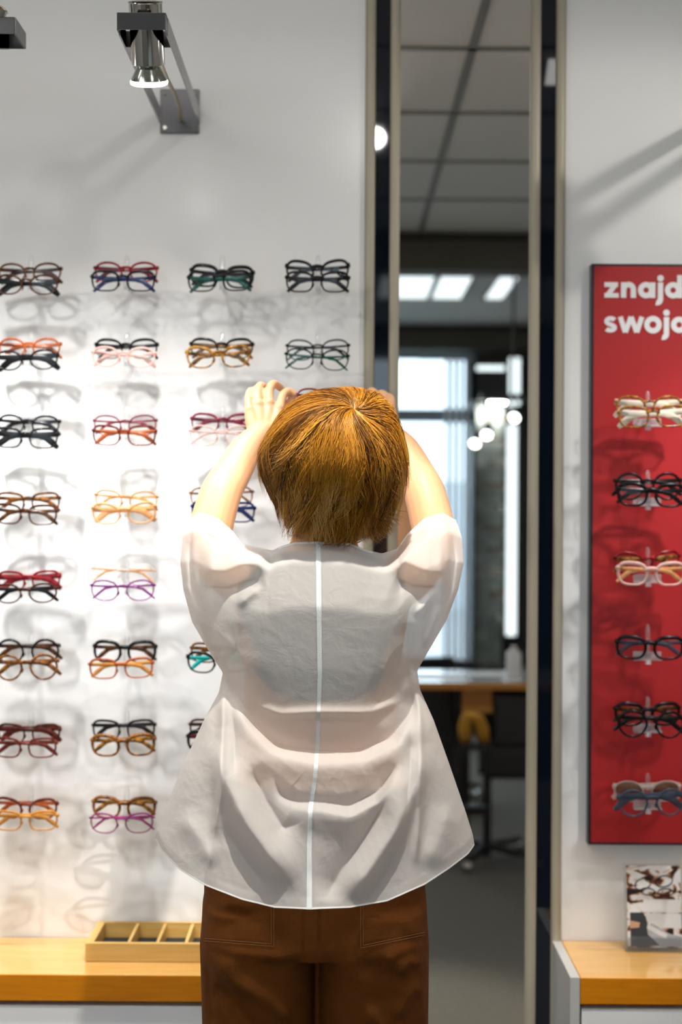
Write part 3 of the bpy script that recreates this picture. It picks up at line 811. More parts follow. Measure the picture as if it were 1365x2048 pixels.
def fold_h(px, py):
    h = np.zeros(px.shape)
    for pts, ht, wa, wb, tp in FOLDS:
        d, al = polydist(px, py, pts)
        # positive d lies to the right of the drawing direction in picture terms (below for left-to-right lines)
        w = np.where(d < 0, wa, wb); prof = np.exp(-(np.abs(d) / w) ** (1.1 if ht < 0 else 1.7))
        h += 1.9 * ht * prof * sstep(al / tp) * sstep((1 - al) / tp)
    return h
Lt = [(0, 378, 1037, 2.52), (.08, 366, 1070, 2.47), (.16, 361, 1125, 2.44), (.24, 367, 1180, 2.43), (.32, 384, 1243, 2.42), (.42, 424, 1313, 2.41), (.47, 446, 1345, 2.40), (.52, 438, 1385, 2.40),
      (.62, 408, 1440, 2.39), (.75, 366, 1530, 2.39), (.88, 330, 1620, 2.39), (.95, 314, 1660, 2.39), (1, 311, 1678, 2.39)]
Rt = [(0, 913, 1040, 2.52), (.08, 924, 1075, 2.47), (.16, 928, 1125, 2.44), (.24, 917, 1180, 2.43), (.32, 894, 1240, 2.42), (.42, 853, 1310, 2.41), (.47, 835, 1342, 2.40), (.52, 841, 1380, 2.40),
      (.62, 868, 1440, 2.39), (.75, 900, 1530, 2.39), (.88, 931, 1620, 2.39), (.95, 946, 1668, 2.39), (1, 950, 1690, 2.39)]
Tt = [(0, 378, 1037, 2.52), (.05, 400, 1024, 2.52), (.11, 436, 1036, 2.50), (.165, 466, 1062, 2.47), (.2, 485, 1088, 2.43), (.31, 545, 1101, 2.38), (.345, 563, 1092, 2.37), (.39, 590, 1084, 2.36),
      (.485, 637, 1083, 2.355), (.6, 700, 1086, 2.36), (.67, 733, 1100, 2.37), (.72, 765, 1107, 2.38), (.78, 795, 1097, 2.43), (.82, 815, 1068, 2.47), (.88, 850, 1036, 2.50), (.94, 885, 1025, 2.52), (1, 913, 1040, 2.52)]
Bt = [(0, 311, 1678, 2.39), (.03, 322, 1700, 2.37), (.09, 360, 1740, 2.33), (.17, 412, 1772, 2.29), (.28, 485, 1800, 2.26), (.38, 550, 1816, 2.22), (.5, 620, 1819, 2.205),
      (.62, 700, 1816, 2.21), (.75, 775, 1803, 2.24), (.86, 850, 1770, 2.30), (.93, 900, 1737, 2.34), (.98, 938, 1708, 2.37), (1, 950, 1690, 2.39)]
def blouse_grid(u, t, front=False):
    """u, t arrays -> picture px, py and depth v"""
    Lx, Ly, Lv = np_table(Lt, t, .012); Rx, Ry, Rv = np_table(Rt, t, .012)
    Tx, Ty, Tv = np_table(Tt, u, .008); Bx, By, Bv = np_table(Bt, u, .012)
    c = [(a[0], a[1], b[0], b[1]) for a, b in (((378, 913), (311, 950)), ((1037, 1040), (1678, 1690)))]
    def coons(L, Rr, T, B, cc):
        return (1 - u) * L + u * Rr + (1 - t) * T + t * B - ((1 - u) * (1 - t) * cc[0] + u * (1 - t) * cc[1] + (1 - u) * t * cc[2] + u * t * cc[3])
    px = coons(Lx, Rx, Tx, Bx, c[0]); py = coons(Ly, Ry, Ty, By, c[1])
    s = np.abs(2 * u - 1); vl = Lv * (1 - u) + Rv * u
    if not front:
        vc = np_table([(0, 2.355), (.08, 2.312), (.2, 2.288), (.35, 2.292), (.48, 2.302), (.58, 2.292), (.75, 2.246), (1, 2.205)], t)[0]
        p = np.interp(t, [0, .3, .5, 1], [2.2, 2.4, 2.6, 2.6])
        shp = (1 - s ** p) ** np.interp(t, [0, .4, .6, 1], [1.0, .8, .62, .7])
        v = vl + (vc - vl) * shp
        k = sstep(t / .07); v = Tv * (1 - k) + v * k
        edge = sstep(t / .03) * sstep((1 - t) / .04) * sstep(u / .04) * sstep((1 - u) / .04)
        e2 = sstep(t / .03) * sstep(u / .05) * sstep((1 - u) / .05) * (.35 + .65 * sstep((1 - t) / .05))
        v = v - fold_h(px, py) * e2
        # crumpled creases, mostly in the lower half
        a = sstep((t - .45) / .2) * .0004 + .0001
        r = np.zeros(u.shape)
        for (fx, fy, ph, am) in ((.10, .05, 1.3, 1), (.06, -.13, .4, .9), (.17, .09, 2.2, .6), (-.12, .16, 3.1, .6), (.24, -.11, .9, .4), (.31, .27, 5.1, .25), (-.35, .18, 2.7, .22)):
            w = np.sin(px * .021 + ph * 3) * 2.2 + np.cos(py * .017 - ph) * 2.0
            r += am * (1 - np.abs(np.sin((px * fx + py * fy) * .5 + ph + w)) ** .7)
        v = v - a * r * edge
        v = v + .010 * t ** 3 * np.sin(u * 19 + 1.0) * (1 - s ** 4)
    else:
        vc = np_table([(0, 2.44), (.15, 2.515), (.3, 2.54), (.5, 2.515), (.75, 2.55), (1, 2.57)], t)[0]
        v = vl + (vc - vl) * (1 - s ** 2.6) ** .7
        cuff = np.exp(-((u - .09) / .055) ** 2) + np.exp(-((u - .91) / .055) ** 2)
        v = v + .15 * cuff * np.exp(-(t / .22) ** 2)
        neck = np.exp(-((u - .5) / .12) ** 4)
        k = sstep(t / .07); vt = Tv + .12 * cuff + .11 * neck
        v = vt * (1 - k) + v * k; py = py + (1 - k) * (18 * cuff + 62 * neck)
    return px, py, v

def shirt_mat():
    m = bpy.data.materials.new('sheer_white_cotton'); m.use_nodes = True; nt = m.node_tree; nt.nodes.clear()
    N = nt.nodes.new; out = N('ShaderNodeOutputMaterial')
    df = N('ShaderNodeBsdfDiffuse'); df.inputs[0].default_value = (.80, .785, .765, 1)
    tl = N('ShaderNodeBsdfTranslucent'); tl.inputs[0].default_value = (.82, .80, .77, 1)
    tr = N('ShaderNodeBsdfTransparent'); tr.inputs[0].default_value = (.96, .95, .94, 1)
    m1 = N('ShaderNodeMixShader'); m1.inputs[0].default_value = .36
    m2 = N('ShaderNodeMixShader'); m2.inputs[0].default_value = .27
    tc = N('ShaderNodeTexCoord')
    def noise(scale, stretch, det=4, dist=0):
        mp = N('ShaderNodeMapping'); mp.inputs['Scale'].default_value = stretch
        n = N('ShaderNodeTexNoise'); n.inputs['Scale'].default_value = scale; n.inputs['Detail'].default_value = det; n.inputs['Distortion'].default_value = dist
        nt.links.new(tc.outputs['Object'], mp.inputs[0]); nt.links.new(mp.outputs[0], n.inputs['Vector']); return n
    weave = noise(900, (.25, 1, 1.6), 2); wr = noise(24, (1, 1, 1.3), 5, 1.4)
    b1 = N('ShaderNodeBump'); b1.inputs['Strength'].default_value = .25; b1.inputs['Distance'].default_value = .0006
    b2 = N('ShaderNodeBump'); b2.inputs['Strength'].default_value = .28; b2.inputs['Distance'].default_value = .004
    nt.links.new(wr.outputs[0], b2.inputs['Height']); nt.links.new(weave.outputs[0], b1.inputs['Height']); nt.links.new(b2.outputs[0], b1.inputs['Normal'])
    for s in (df, tl): nt.links.new(b1.outputs[0], s.inputs['Normal'])
    nt.links.new(df.outputs[0], m1.inputs[1]); nt.links.new(tl.outputs[0], m1.inputs[2])
    nt.links.new(m1.outputs[0], m2.inputs[1]); nt.links.new(tr.outputs[0], m2.inputs[2]); nt.links.new(m2.outputs[0], out.inputs[0])
    return m
M['shirt'] = shirt_mat()
M['hem'] = mat('double_cotton', (.80, .80, .78), .8, bump=(700, .2))

def blouse():
    nu, nt_ = 260, 330
    U, T = np.meshgrid(np.linspace(0, 1, nu), np.linspace(0, 1, nt_))
    vs = []; fs = []
    bk = nP(*blouse_grid(U, T)).reshape(-1, 3)
    idx = np.arange(nu * nt_).reshape(nt_, nu)
    q = np.stack([idx[:-1, :-1], idx[1:, :-1], idx[1:, 1:], idx[:-1, 1:]], -1).reshape(-1, 4)
    fu, ft = 100, 120
    U2, T2 = np.meshgrid(np.linspace(0, 1, fu), np.linspace(0, 1, ft))
    fk = nP(*blouse_grid(U2, T2, True)).reshape(-1, 3); i2 = np.arange(fu * ft).reshape(ft, fu) + len(bk)
    q2 = np.stack([i2[:-1, :-1], i2[:-1, 1:], i2[1:, 1:], i2[1:, :-1]], -1).reshape(-1, 4)
    me = bpy.data.meshes.new('blouse'); me.from_pydata(np.concatenate([bk, fk]).tolist(), [], np.concatenate([q, q2]).tolist()); me.update()
    return link('blouse', me, M['shirt'], person, smooth=180)
bl = blouse()
def strip(name, us, ts, w_px, off, mt, parent, horizontal=False):
    """narrow band lying on the back of the blouse along a path (u(t), t); w_px wide in picture pixels"""
    us = np.array(us); ts = np.array(ts); e = w_px / 2 / 535.0
    rows = []
    for k in np.linspace(-1, 1, 5):
        if horizontal: g = blouse_grid(us, np.clip(ts + k * w_px / 2 / 760.0, 0, 1))
        else: g = blouse_grid(us + k * e, ts)
        rows.append(nP(g[0], g[1], g[2] - off))
    A = np.stack(rows, 0); m, n = A.shape[:2]; idx = np.arange(m * n).reshape(m, n)
    q = np.stack([idx[:-1, :-1], idx[1:, :-1], idx[1:, 1:], idx[:-1, 1:]], -1).reshape(-1, 4)
    me = bpy.data.meshes.new(name); me.from_pydata(A.reshape(-1, 3).tolist(), [], q.tolist()); me.update()
    return link(name, me, mt, parent, smooth=180)
# centre back seam; solve u so that the strip follows the photographed line
tt = np.linspace(0.002, 1, 260); seam_y = [1083, 1200, 1350, 1480, 1560, 1620, 1700, 1818]; seam_x = [637, 638, 640, 636, 630, 621, 619, 619]
uu = np.full(tt.shape, .5)
for _ in range(6):
    g = blouse_grid(uu, tt); uu = uu + (np.interp(g[1], seam_y, seam_x) - g[0]) / 540.0
M['seam'] = mat('seam_tape', (.64, .68, .67), .8, bump=(600, .2))
strip('back_seam', uu, tt, 9.5, .0011, M['seam'], bl)
us = np.linspace(.002, .998, 300)
strip('bottom_hem', us, np.full(us.shape, .9955), 5, .0007, M['hem'], bl, True)
us = np.linspace(.335, .69, 90); strip('neck_binding', us, np.full(us.shape, .0045), 5.5, .0008, M['hem'], bl, True)
for a, b in ((.0, .19), (.79, 1.0)):
    us = np.linspace(a + .003, b - .003, 60); strip('cuff_hem', us, np.full(us.shape, .0045), 5, .0007, M['hem'], bl, True)

# ---------------------------------------------------------------- undershirt seen dimly through the blouse
def undershirt():
    c0 = P(643, 1340, 2.405); n = 48; vs = []; fs = []
    secs = [(1.112, .1325, .0875, .006), (1.14, .1325, .088, .006), (1.18, .139, .091, .005), (1.22, .1445, .093, .004), (1.27, .1525, .089, .004), (1.305, .1425, .071, .006), (1.335, .1025, .0565, .010), (1.350, .080, .054, .012)]
    for (z, rx, ry, dy) in secs:
        cx = c0.x + (z - 1.15) * .012
        for k in range(n):
            a = 2 * math.pi * k / n; e = .86
            vs.append((cx + rx * math.copysign(abs(math.cos(a)) ** e, math.cos(a)), c0.y + dy + ry * math.copysign(abs(math.sin(a)) ** e, math.sin(a)), z + max(0, 1.27 - z) / .16 * .09 * abs(math.cos(a)) ** 3))
    for i in range(len(secs) - 1):
        for k in range(n): fs.append((i * n + k, i * n + (k + 1) % n, (i + 1) * n + (k + 1) % n, (i + 1) * n + k))
    return MB().add(vs, fs).build('undershirt', mat('grey_undershirt', (.085, .08, .075), .9), person, smooth=180)
undershirt()

# ---------------------------------------------------------------- trousers
M['trouser'] = mat('rust_brown_cotton', (.155, .048, .008), .8, spec=.12, bump=(420, .5), var=(30, (.13, .040, .006)))
M['stitch'] = mat('brown_thread', (.30, .13, .04), .7)
def trousers():
    b = MB(); vs = []; fs = []; n = 48
    def loft(secs, pw=.88):
        vs = []; fs = []
        for (px, py, hw, ry, v) in secs:
            c = P(px, py, v); rx = hw * v / FPX
            for k in range(n):
                a = 2 * math.pi * k / n
                vs.append((c.x + rx * math.copysign(abs(math.cos(a)) ** pw, math.cos(a)), c.y + ry * math.copysign(abs(math.sin(a)) ** pw, math.sin(a)), c.z))
        m = len(secs)
        for i in range(m - 1):
            for k in range(n): fs.append((i * n + k, i * n + (k + 1) % n, (i + 1) * n + (k + 1) % n, (i + 1) * n + k))
        fs.append(tuple(range(n - 1, -1, -1))); fs.append(tuple((m - 1) * n + k for k in range(n))); b.add(vs, fs)
    loft([(636, 1560, 188, .106, 2.41), (634, 1640, 200, .112, 2.41), (632, 1740, 216, .118, 2.41), (630, 1800, 224, .122, 2.41), (630, 1860, 227, .122, 2.41), (631, 1886, 226, .116, 2.41)])
    loft([(516, 1800, 108, .112, 2.405), (516, 1880, 115, .122, 2.40), (518, 1960, 114.5, .112, 2.41), (519, 2060, 113, .105, 2.415), (517, 2250, 112, .10, 2.42), (514, 2450, 113, .10, 2.42), (512, 2660, 118, .11, 2.42)])
    loft([(747, 1800, 106, .112, 2.405), (748, 1880, 110, .122, 2.40), (748, 1960, 109.5, .112, 2.41), (748, 2060, 108.5, .105, 2.415), (750, 2250, 108, .10, 2.42), (753, 2450, 110, .10, 2.42), (756, 2660, 116, .11, 2.42)])
    o = b.build('trousers', M['trouser'], person)
    rm = o.modifiers.new('r', 'REMESH'); rm.mode = 'VOXEL'; rm.voxel_size = .0045
    s = o.modifiers.new('s', 'SMOOTH'); s.factor = .5; s.iterations = 6
    bake_modifiers(o); me = o.data
    co = np.empty(len(me.vertices) * 3); me.vertices.foreach_get('co', co); co = co.reshape(-1, 3)
    v = co[:, 1] + CAM_D; ux = co[:, 0] * FPX / v; uy = (CAM_H - co[:, 2]) * FPX / v
    cc, ss = math.cos(ROLL), math.sin(ROLL); px = ux * cc - uy * ss + 682.5; py = ux * ss + uy * cc + 1024
    back = sstep((2.44 - v) / .08)
    TF = [([(420, 1905), (470, 1960), (540, 2000), (600, 2050)], .013, 20, 16, .2), ([(425, 1960), (480, 2030), (530, 2090)], -.008, 18, 18, .2),
          ([(640, 1925), (560, 1912), (470, 1902), (405, 1880)], .006, 12, 16, .2), ([(630, 1908), (560, 1936), (500, 1930)], -.007, 12, 12, .3),
          ([(760, 1925), (800, 1900), (850, 1885)], .009, 16, 16, .25), ([(790, 1950), (820, 1920), (848, 1925)], .010, 12, 12, .3), ([(700, 1925), (760, 1940), (800, 1975)], -.008, 16, 16, .3),
          ([(790, 2040), (820, 1985), (852, 1960)], .010, 14, 14, .25), ([(720, 2000), (770, 2060), (800, 2120)], .008, 20, 20, .3),
          ([(412, 1830), (460, 1805), (520, 1812)], .007, 16, 16, .3), ([(430, 1862), (480, 1842), (540, 1850)], -.005, 14, 14, .3),
          ([(800, 1812), (815, 1850), (845, 1880)], .006, 14, 14, .3), ([(414, 1920), (418, 1990), (430, 2060)], -.007, 7, 7, .2), ([(850, 1900), (846, 1980), (850, 2060)], .005, 9, 9, .2)]
    h = np.zeros(len(co))
    for pts, ht, wa, wb, tp in TF:
        d, al = polydist(px, py, dense(pts)); w = np.where(d < 0, wa, wb); h += ht * np.exp(-(np.abs(d) / w) ** 1.8) * sstep(al / tp) * sstep((1 - al) / tp)
    co[:, 1] -= h * back * 1.25
    me.vertices.foreach_set('co', co.reshape(-1)); me.update()
    me.polygons.foreach_set('use_smooth', [True] * len(me.polygons))
    return o
tro = trousers()
def bvh_of(o):
    me = o.data; return BVHTree.FromPolygons([v.co.copy() for v in me.vertices], [tuple(p.vertices) for p in me.polygons])
tb = bvh_of(tro)
def hit(px, py, off=.002):
    o = Vector((0, -CAM_D, CAM_H)); p = P(px, py, 2.4); d = (p - o).normalized()
    r = tb.ray_cast(o, d)
    return (r[0] - d * off) if r[0] is not None else p
def patch(name, quad, mt, n=26, off=.0028):
    (a, b, c, d) = quad; vs = []; fs = []
    for i in range(n + 1):
        for j in range(n + 1):
            u, t = j / n, i / n
            x = (a[0] * (1 - u) + b[0] * u) * (1 - t) + (d[0] * (1 - u) + c[0] * u) * t; y = (a[1] * (1 - u) + b[1] * u) * (1 - t) + (d[1] * (1 - u) + c[1] * u) * t
            edge = min(u, 1 - u, t, 1 - t) * n
            vs.append(hit(x, y, off if edge >= 1 else .0002))
    for i in range(n):
        for j in range(n): k = i * (n + 1) + j; fs.append((k, k + n + 1, k + n + 2, k + 1))
    return MB().add(vs, fs).build(name, mt, tro, smooth=180)
for quad, st in (([(409, 1742), (552, 1750), (552, 1897), (407, 1886)], 0), ([(718, 1752), (848, 1742), (853, 1874), (718, 1900)], 1)):
    pk = patch('back_pocket', quad, M['trouser'])
    (a, b, c, d) = quad
    def ln(p, q, n=30): return [hit(p[0] + (q[0] - p[0]) * k / n, p[1] + (q[1] - p[1]) * k / n, .0036) for k in range(n + 1)]
    s = MB()
    for k in (4, 9):
        if st == 0: s.tube(ln((d[0] + 3, d[1] - k), (c[0] - k, c[1] - k)), .00045, 5); s.tube(ln((c[0] - k, c[1] - k), (b[0] - k, b[1])), .00045, 5)
        else: s.tube(ln((c[0] - 3, c[1] - k), (d[0] + k, d[1] - k)), .00045, 5); s.tube(ln((d[0] + k, d[1] - k), (a[0] + k, a[1])), .00045, 5)
    s.build('stitching', M['stitch'], pk, smooth=180)
s = MB(); s.tube([hit(641, y, .0008) for y in range(1790, 1882, 4)], .0009, 5); s.tube([hit(636, y, .0006) for y in range(1790, 1882, 4)], .0004, 5); s.build('centre_seam', M['trouser'], tro, smooth=180)

# shoes under the trouser hems
for px in (512, 756):
    c = P(px, 2560, 2.42); sh = MB(); vs = []
    prof = [(-.105, .028, .02, .055), (-.07, .036, .03, .075), (-.01, .036, .03, .085), (.05, .043, .02, .06), (.10, .044, .0, .045), (.14, .032, .0, .032), (.155, .015, .0, .022)]
    n = 16
    for (y, hw, _, h) in prof:
        for k in range(n):
            a = 2 * math.pi * k / n; vs.append((c.x + hw * math.cos(a), c.y + y + .02, h / 2 + h / 2 * math.sin(a) + .001))
    m = len(prof); fs = [(i * n + k, i * n + (k + 1) % n, (i + 1) * n + (k + 1) % n, (i + 1) * n + k) for i in range(m - 1) for k in range(n)]
    fs += [tuple(range(n)), tuple((m - 1) * n + k for k in range(n))]
    sh.add(vs, fs).build('shoe', M['black'], person, smooth=60)

# ---------------------------------------------------------------- hair
HC = P(665, 930, 2.405)
PXM = 2.405 / FPX
def tabl(pts):
    out = []
    for (x, y) in pts:
        dx, dy = (x - 665), (930 - y); out.append((math.degrees(math.atan2(abs(dx), dy)), math.hypot(dx, dy) * PXM))
    return sorted(out)
HL = tabl([(664, 784), (620, 790), (590, 806), (565, 830), (549, 855), (533, 882), (521, 915), (523, 950), (536, 980), (552, 1010), (563, 1045), (574, 1085), (620, 1096)])
HR = tabl([(666, 784), (700, 780), (755, 790), (782, 815), (797, 850), (804, 882), (811, 920), (811, 950), (803, 980), (792, 1010), (780, 1040), (768, 1066), (745, 1090), (700, 1098)])
HB = [(0, .124), (30, .130), (60, .134), (90, .130), (110, .122), (125, .116), (140, .124), (155, .150), (180, .150)]
HF = [(0, .124), (40, .126), (70, .115), (90, .108), (120, .102), (150, .115), (180, .15)]
def hair_R(d):
    """outer radius of the hairdo in direction d (n,3)"""
    th = np.degrees(np.arccos(np.clip(d[:, 2], -1, 1))); hor = np.hypot(d[:, 0], d[:, 1]) + 1e-9
    cx, cy = d[:, 0] / hor, d[:, 1] / hor
    f = lambda T: np.interp(th, [a for a, _ in T], [b for _, b in T])
    rs = np.where(cx < 0, f(HL), f(HR)); rf = np.where(cy < 0, f(HB), f(HF))
    return 1 / np.sqrt(cx ** 2 / rs ** 2 + cy ** 2 / rf ** 2 + 1e-12)
wp = P(709, 815, 2.32) - HC; WD = np.array(wp.normalized()); 
E1 = np.cross(WD, [0, 0, 1.0]); E1 /= np.linalg.norm(E1); E2 = np.cross(WD, E1)      # E2 points down the back
def mdir(a, t):
    a = np.asarray(a); t = np.asarray(t)
    d = np.cos(t)[..., None] * WD + np.sin(t)[..., None] * (np.sin(a)[..., None] * E1 + np.cos(a)[..., None] * E2)
    return d / np.linalg.norm(d, axis=-1, keepdims=True)

def hair_mat():
    m = bpy.data.materials.new('golden_brown_hair'); m.use_nodes = True; nt = m.node_tree; b = nt.nodes['Principled BSDF']
    at = nt.nodes.new('ShaderNodeAttribute'); at.attribute_name = 'tone'
    cr = nt.nodes.new('ShaderNodeValToRGB'); e = cr.color_ramp.elements
    e[0].position = 0; e[0].color = (.032, .008, .0006, 1); e[1].position = 1; e[1].color = (.84, .50, .17, 1)
    for p, c in ((.3, (.17, .055, .003, 1)), (.6, (.44, .175, .008, 1)), (.85, (.68, .32, .03, 1))):
        k = e.new(p); k.color = c
    nt.links.new(at.outputs['Fac'], cr.inputs[0]); nt.links.new(cr.outputs[0], b.inputs['Base Color'])
    b.inputs['Roughness'].default_value = .36; b.inputs['Specular IOR Level'].default_value = .7
    b.inputs['Specular Tint'].default_value = (1, .86, .6, 1)
    return m
M['hair'] = hair_mat()
M['hairbase'] = mat('hair_underlayer', (.115, .040, .006), .6, spec=.3)

def hair_base():
    n, m = 120, 90; th = np.linspace(.01, math.pi * .93, m); ph = np.linspace(0, 2 * math.pi, n, endpoint=False)
    T, Ph = np.meshgrid(th, ph, indexing='ij'); d = np.stack([np.sin(T) * np.cos(Ph), np.sin(T) * np.sin(Ph), np.cos(T)], -1).reshape(-1, 3)
    r = hair_R(d) * .915
    face = sstep((d[:, 1] - .35) / .2) * sstep((np.degrees(np.arccos(d[:, 2])) - 52) / 15)       # open the face
    r = r * (1 - face * .42)
    low = sstep((-d[:, 2] - .62) / .15); r = r * (1 - low * .22)
    co = np.array(HC) + d * r[:, None]
    fs = [(i * n + k, (i + 1) * n + k, (i + 1) * n + (k + 1) % n, i * n + (k + 1) % n) for i in range(m - 1) for k in range(n)]
    me = bpy.data.meshes.new('hair'); me.from_pydata(co.tolist(), [], fs); me.update()
    return link('hair', me, M['hairbase'], person, smooth=180)
hb = hair_base()

def strands(NC=520, per=32, seg=13):
    V = []; tone = []; rad = []
    az0 = rng.uniform(-math.pi, math.pi, NC)
    t_root = rng.uniform(.03, 1.0, NC) ** 1.0 * 1.25
    ln = rng.uniform(.75, 1.7, NC)
    level = rng.uniform(-.075, .05, NC); flick = np.maximum(0, rng.normal(0, .05, NC))
    ctone = rng.normal(.58, .27, NC)
    curl = rng.normal(0, .30, NC); cph = rng.uniform(0, 6.3, NC)
    for c in range(NC):
        k = per
        a0 = az0[c] + rng.normal(0, .055 / max(.35, math.sin(t_root[c] + .3)), k)
        t0 = np.maximum(.0, t_root[c] + rng.normal(0, .09, k)); L = ln[c] + rng.normal(0, .13, k)
        s = np.linspace(0, 1, seg)[None, :]
        tip = s ** 1.6
        a = a0[:, None] * (1 - .72 * tip) + az0[c] * .72 * tip + curl[c] * s ** 2 + rng.normal(0, .025, (k, 1)) * s
        t = t0[:, None] + L[:, None] * s
        a = a + .03 * np.sin(s * 7 + rng.uniform(0, 6, (k, 1))) + .07 * np.sin(s * 4.5 + cph[c]) + .85 * np.exp(-t / .28)
        d = mdir(a, t)
        # let the low parts hang: bend directions towards straight down
        flat = d.reshape(-1, 3); th = np.degrees(np.arccos(np.clip(flat[:, 2], -1, 1)))
        R_ = hair_R(flat).reshape(k, seg)
        lv = level[c] + rng.normal(0, .008, (k, 1))
        prof = 1 + lv * np.minimum(1, s * 4) - .045 * (1 - s) ** 3 - .03 * tip + flick[c] * s ** 4
        pos = np.array(HC) + d * (R_ * prof)[..., None]
        ok = np.ones((k, seg), bool)
        py = (CAM_H - pos[..., 2]) * FPX / (pos[..., 1] + CAM_D) + 1024
        ycut = 1074 + 14 * np.sin(a * 3 + 1) + rng.normal(0, 9, (k, 1))
        facing = (pos[..., 1] - HC.y) > .055
        lowf = facing & (pos[..., 2] < HC.z + .035)
        bad = (py > ycut) | lowf
        for i in range(k):
            w = np.argmax(bad[i]) if bad[i].any() else seg
            if w < 4: continue
            p = pos[i, :w]
            if w < seg:                                      # resample to seg points
                q = np.linspace(0, w - 1, seg); i0 = np.floor(q).astype(int); i1 = np.minimum(i0 + 1, w - 1); p = p[i0] * (1 - (q - i0))[:, None] + p[i1] * (q - i0)[:, None]
            V.append(p); tone.append(np.clip(ctone[c] + rng.normal(0, .13) , 0, 1)); rad.append(rng.uniform(.00030, .00060))
    # the flick of hair at the lower right and loose flyaway hairs
    for _ in range(520):
        x0 = rng.normal(738, 16); y0 = rng.uniform(985, 1040); x1 = x0 + rng.uniform(6, 42); y1 = rng.uniform(1058, 1088) - max(0, x1 - 762) * .7
        v0 = 2.335 + rng.uniform(0, .05); s = np.linspace(0, 1, seg)
        X = x0 + (x1 - x0) * s ** 1.8; Y = y0 + (y1 - y0) * s ** .85
        V.append(nP(X, Y, np.full(seg, v0) + .02 * s)); tone.append(np.clip(rng.normal(.42, .2), 0, 1)); rad.append(.0004)
    for _ in range(130):
        a = rng.uniform(-math.pi, math.pi); t0 = rng.uniform(.2, 1.7); s = np.linspace(0, 1, seg); L = rng.uniform(.15, .5)
        aa = a + rng.normal(0, .35) * s ** 2; d = mdir(aa, t0 + L * s); r = hair_R(d) * (1.0 + rng.uniform(.01, .075) * s ** 1.3)
        p = np.array(HC) + d * r[:, None]
        if (p[:, 1] - HC.y > .05).any(): continue
        V.append(p); tone.append(rng.uniform(.6, 1)); rad.append(.00022)
    V = np.array(V); n = len(V); rad = np.array(rad); tone = np.array(tone)
    tan = np.gradient(V, axis=1); tan /= np.linalg.norm(tan, axis=2, keepdims=True) + 1e-9
    up = np.array([.31, -.87, .38]); a = np.cross(tan, up); a /= np.linalg.norm(a, axis=2, keepdims=True) + 1e-9; b = np.cross(tan, a)
    tap = np.interp(np.linspace(0, 1, seg), [0, .1, .75, 1], [.7, 1, .85, .15])[None, :, None]
    rings = [V + (a * math.cos(q) + b * math.sin(q)) * rad[:, None, None] * tap for q in (0, 2.094, 4.189)]
    A = np.stack(rings, 2).reshape(-1, 3)                    # (n,seg,3)
    base = (np.arange(n)[:, None] * seg + np.arange(seg - 1)[None, :]) * 3
    F = []
    for q in range(3):
        q2 = (q + 1) % 3; F.append(np.stack([base + q, base + q2, base + 3 + q2, base + 3 + q], -1).reshape(-1, 4))
    F = np.concatenate(F)
    me = bpy.data.meshes.new('hair_strands')
    me.vertices.add(len(A)); me.vertices.foreach_set('co', A.reshape(-1).astype(np.float32))
    me.loops.add(F.size); me.loops.foreach_set('vertex_index', F.reshape(-1).astype(np.int32))
    me.polygons.add(len(F)); me.polygons.foreach_set('loop_start', (np.arange(len(F)) * 4).astype(np.int32))
    me.update(calc_edges=True); me.validate()
    at = me.attributes.new('tone', 'FLOAT', 'POINT')
    sv = np.linspace(0, 1, seg)[None, :]
    tv = np.clip(tone[:, None] * (.75 + .35 * sv), 0, 1)
    at.data.foreach_set('value', np.repeat(tv.reshape(-1), 3).astype(np.float32))
    o = link('strands', me, M['hair'], hb, smooth=180); o['kind'] = 'stuff'
    return o
strands()

# rings
r1 = MB(); c = P(516, 789, 2.715); r1.tube([c + Vector((.0092 * math.cos(a), .0092 * math.sin(a), .0015 * math.cos(a))) for a in [2 * math.pi * k / 24 for k in range(24)]], .0011, 6, closed=True)
r1.build('finger_ring', M['chrome'], person, smooth=180)['label'] = 'silver ring'
r2 = MB(); c = P(737, 797, 2.688)
for q in range(3):
    cc = c + Vector(((q - 1) * .0052, 0, (.5 - abs(q - 1)) * .003)); r2.tube([cc + Vector((.0046 * math.cos(a), -.0005 + .002 * math.cos(a), .0062 * math.sin(a + q * .6))) for a in [2 * math.pi * k / 20 for k in range(20)]], .0009, 6, closed=True)
r2.build('finger_ring', M['black'], person, smooth=180)['label'] = 'black openwork ring'

# glasses held in both hands
gl = P(662, 800, 2.728)
glasses(gl, 'burgundy', 'darktort', 'thin', 1.06, (R(6), 0, 0), 'thin-rimmed glasses held up in both hands behind the hair', open_t=False)

# ================================================================ REST OF THE SHOP (seen in the mirror)
# everything here stands behind the camera; v is the distance along the reflected view, y = 3 - v
def RP(px, py, v):
    p = P(px, py, v); return Vector((p.x, CAM_D - v, p.z))        # where the mirrored thing really is
def rx(px, v, py=1000): return RP(px, py, v).x
def rz(py, v, px=930): return RP(px, py, v).z
def dropped(v0, v1, zt, zb, name): return struct(name, MB().box(-2.6, 2.9, CAM_D - v1, CAM_D - v0, zb, zt), M['beam'])
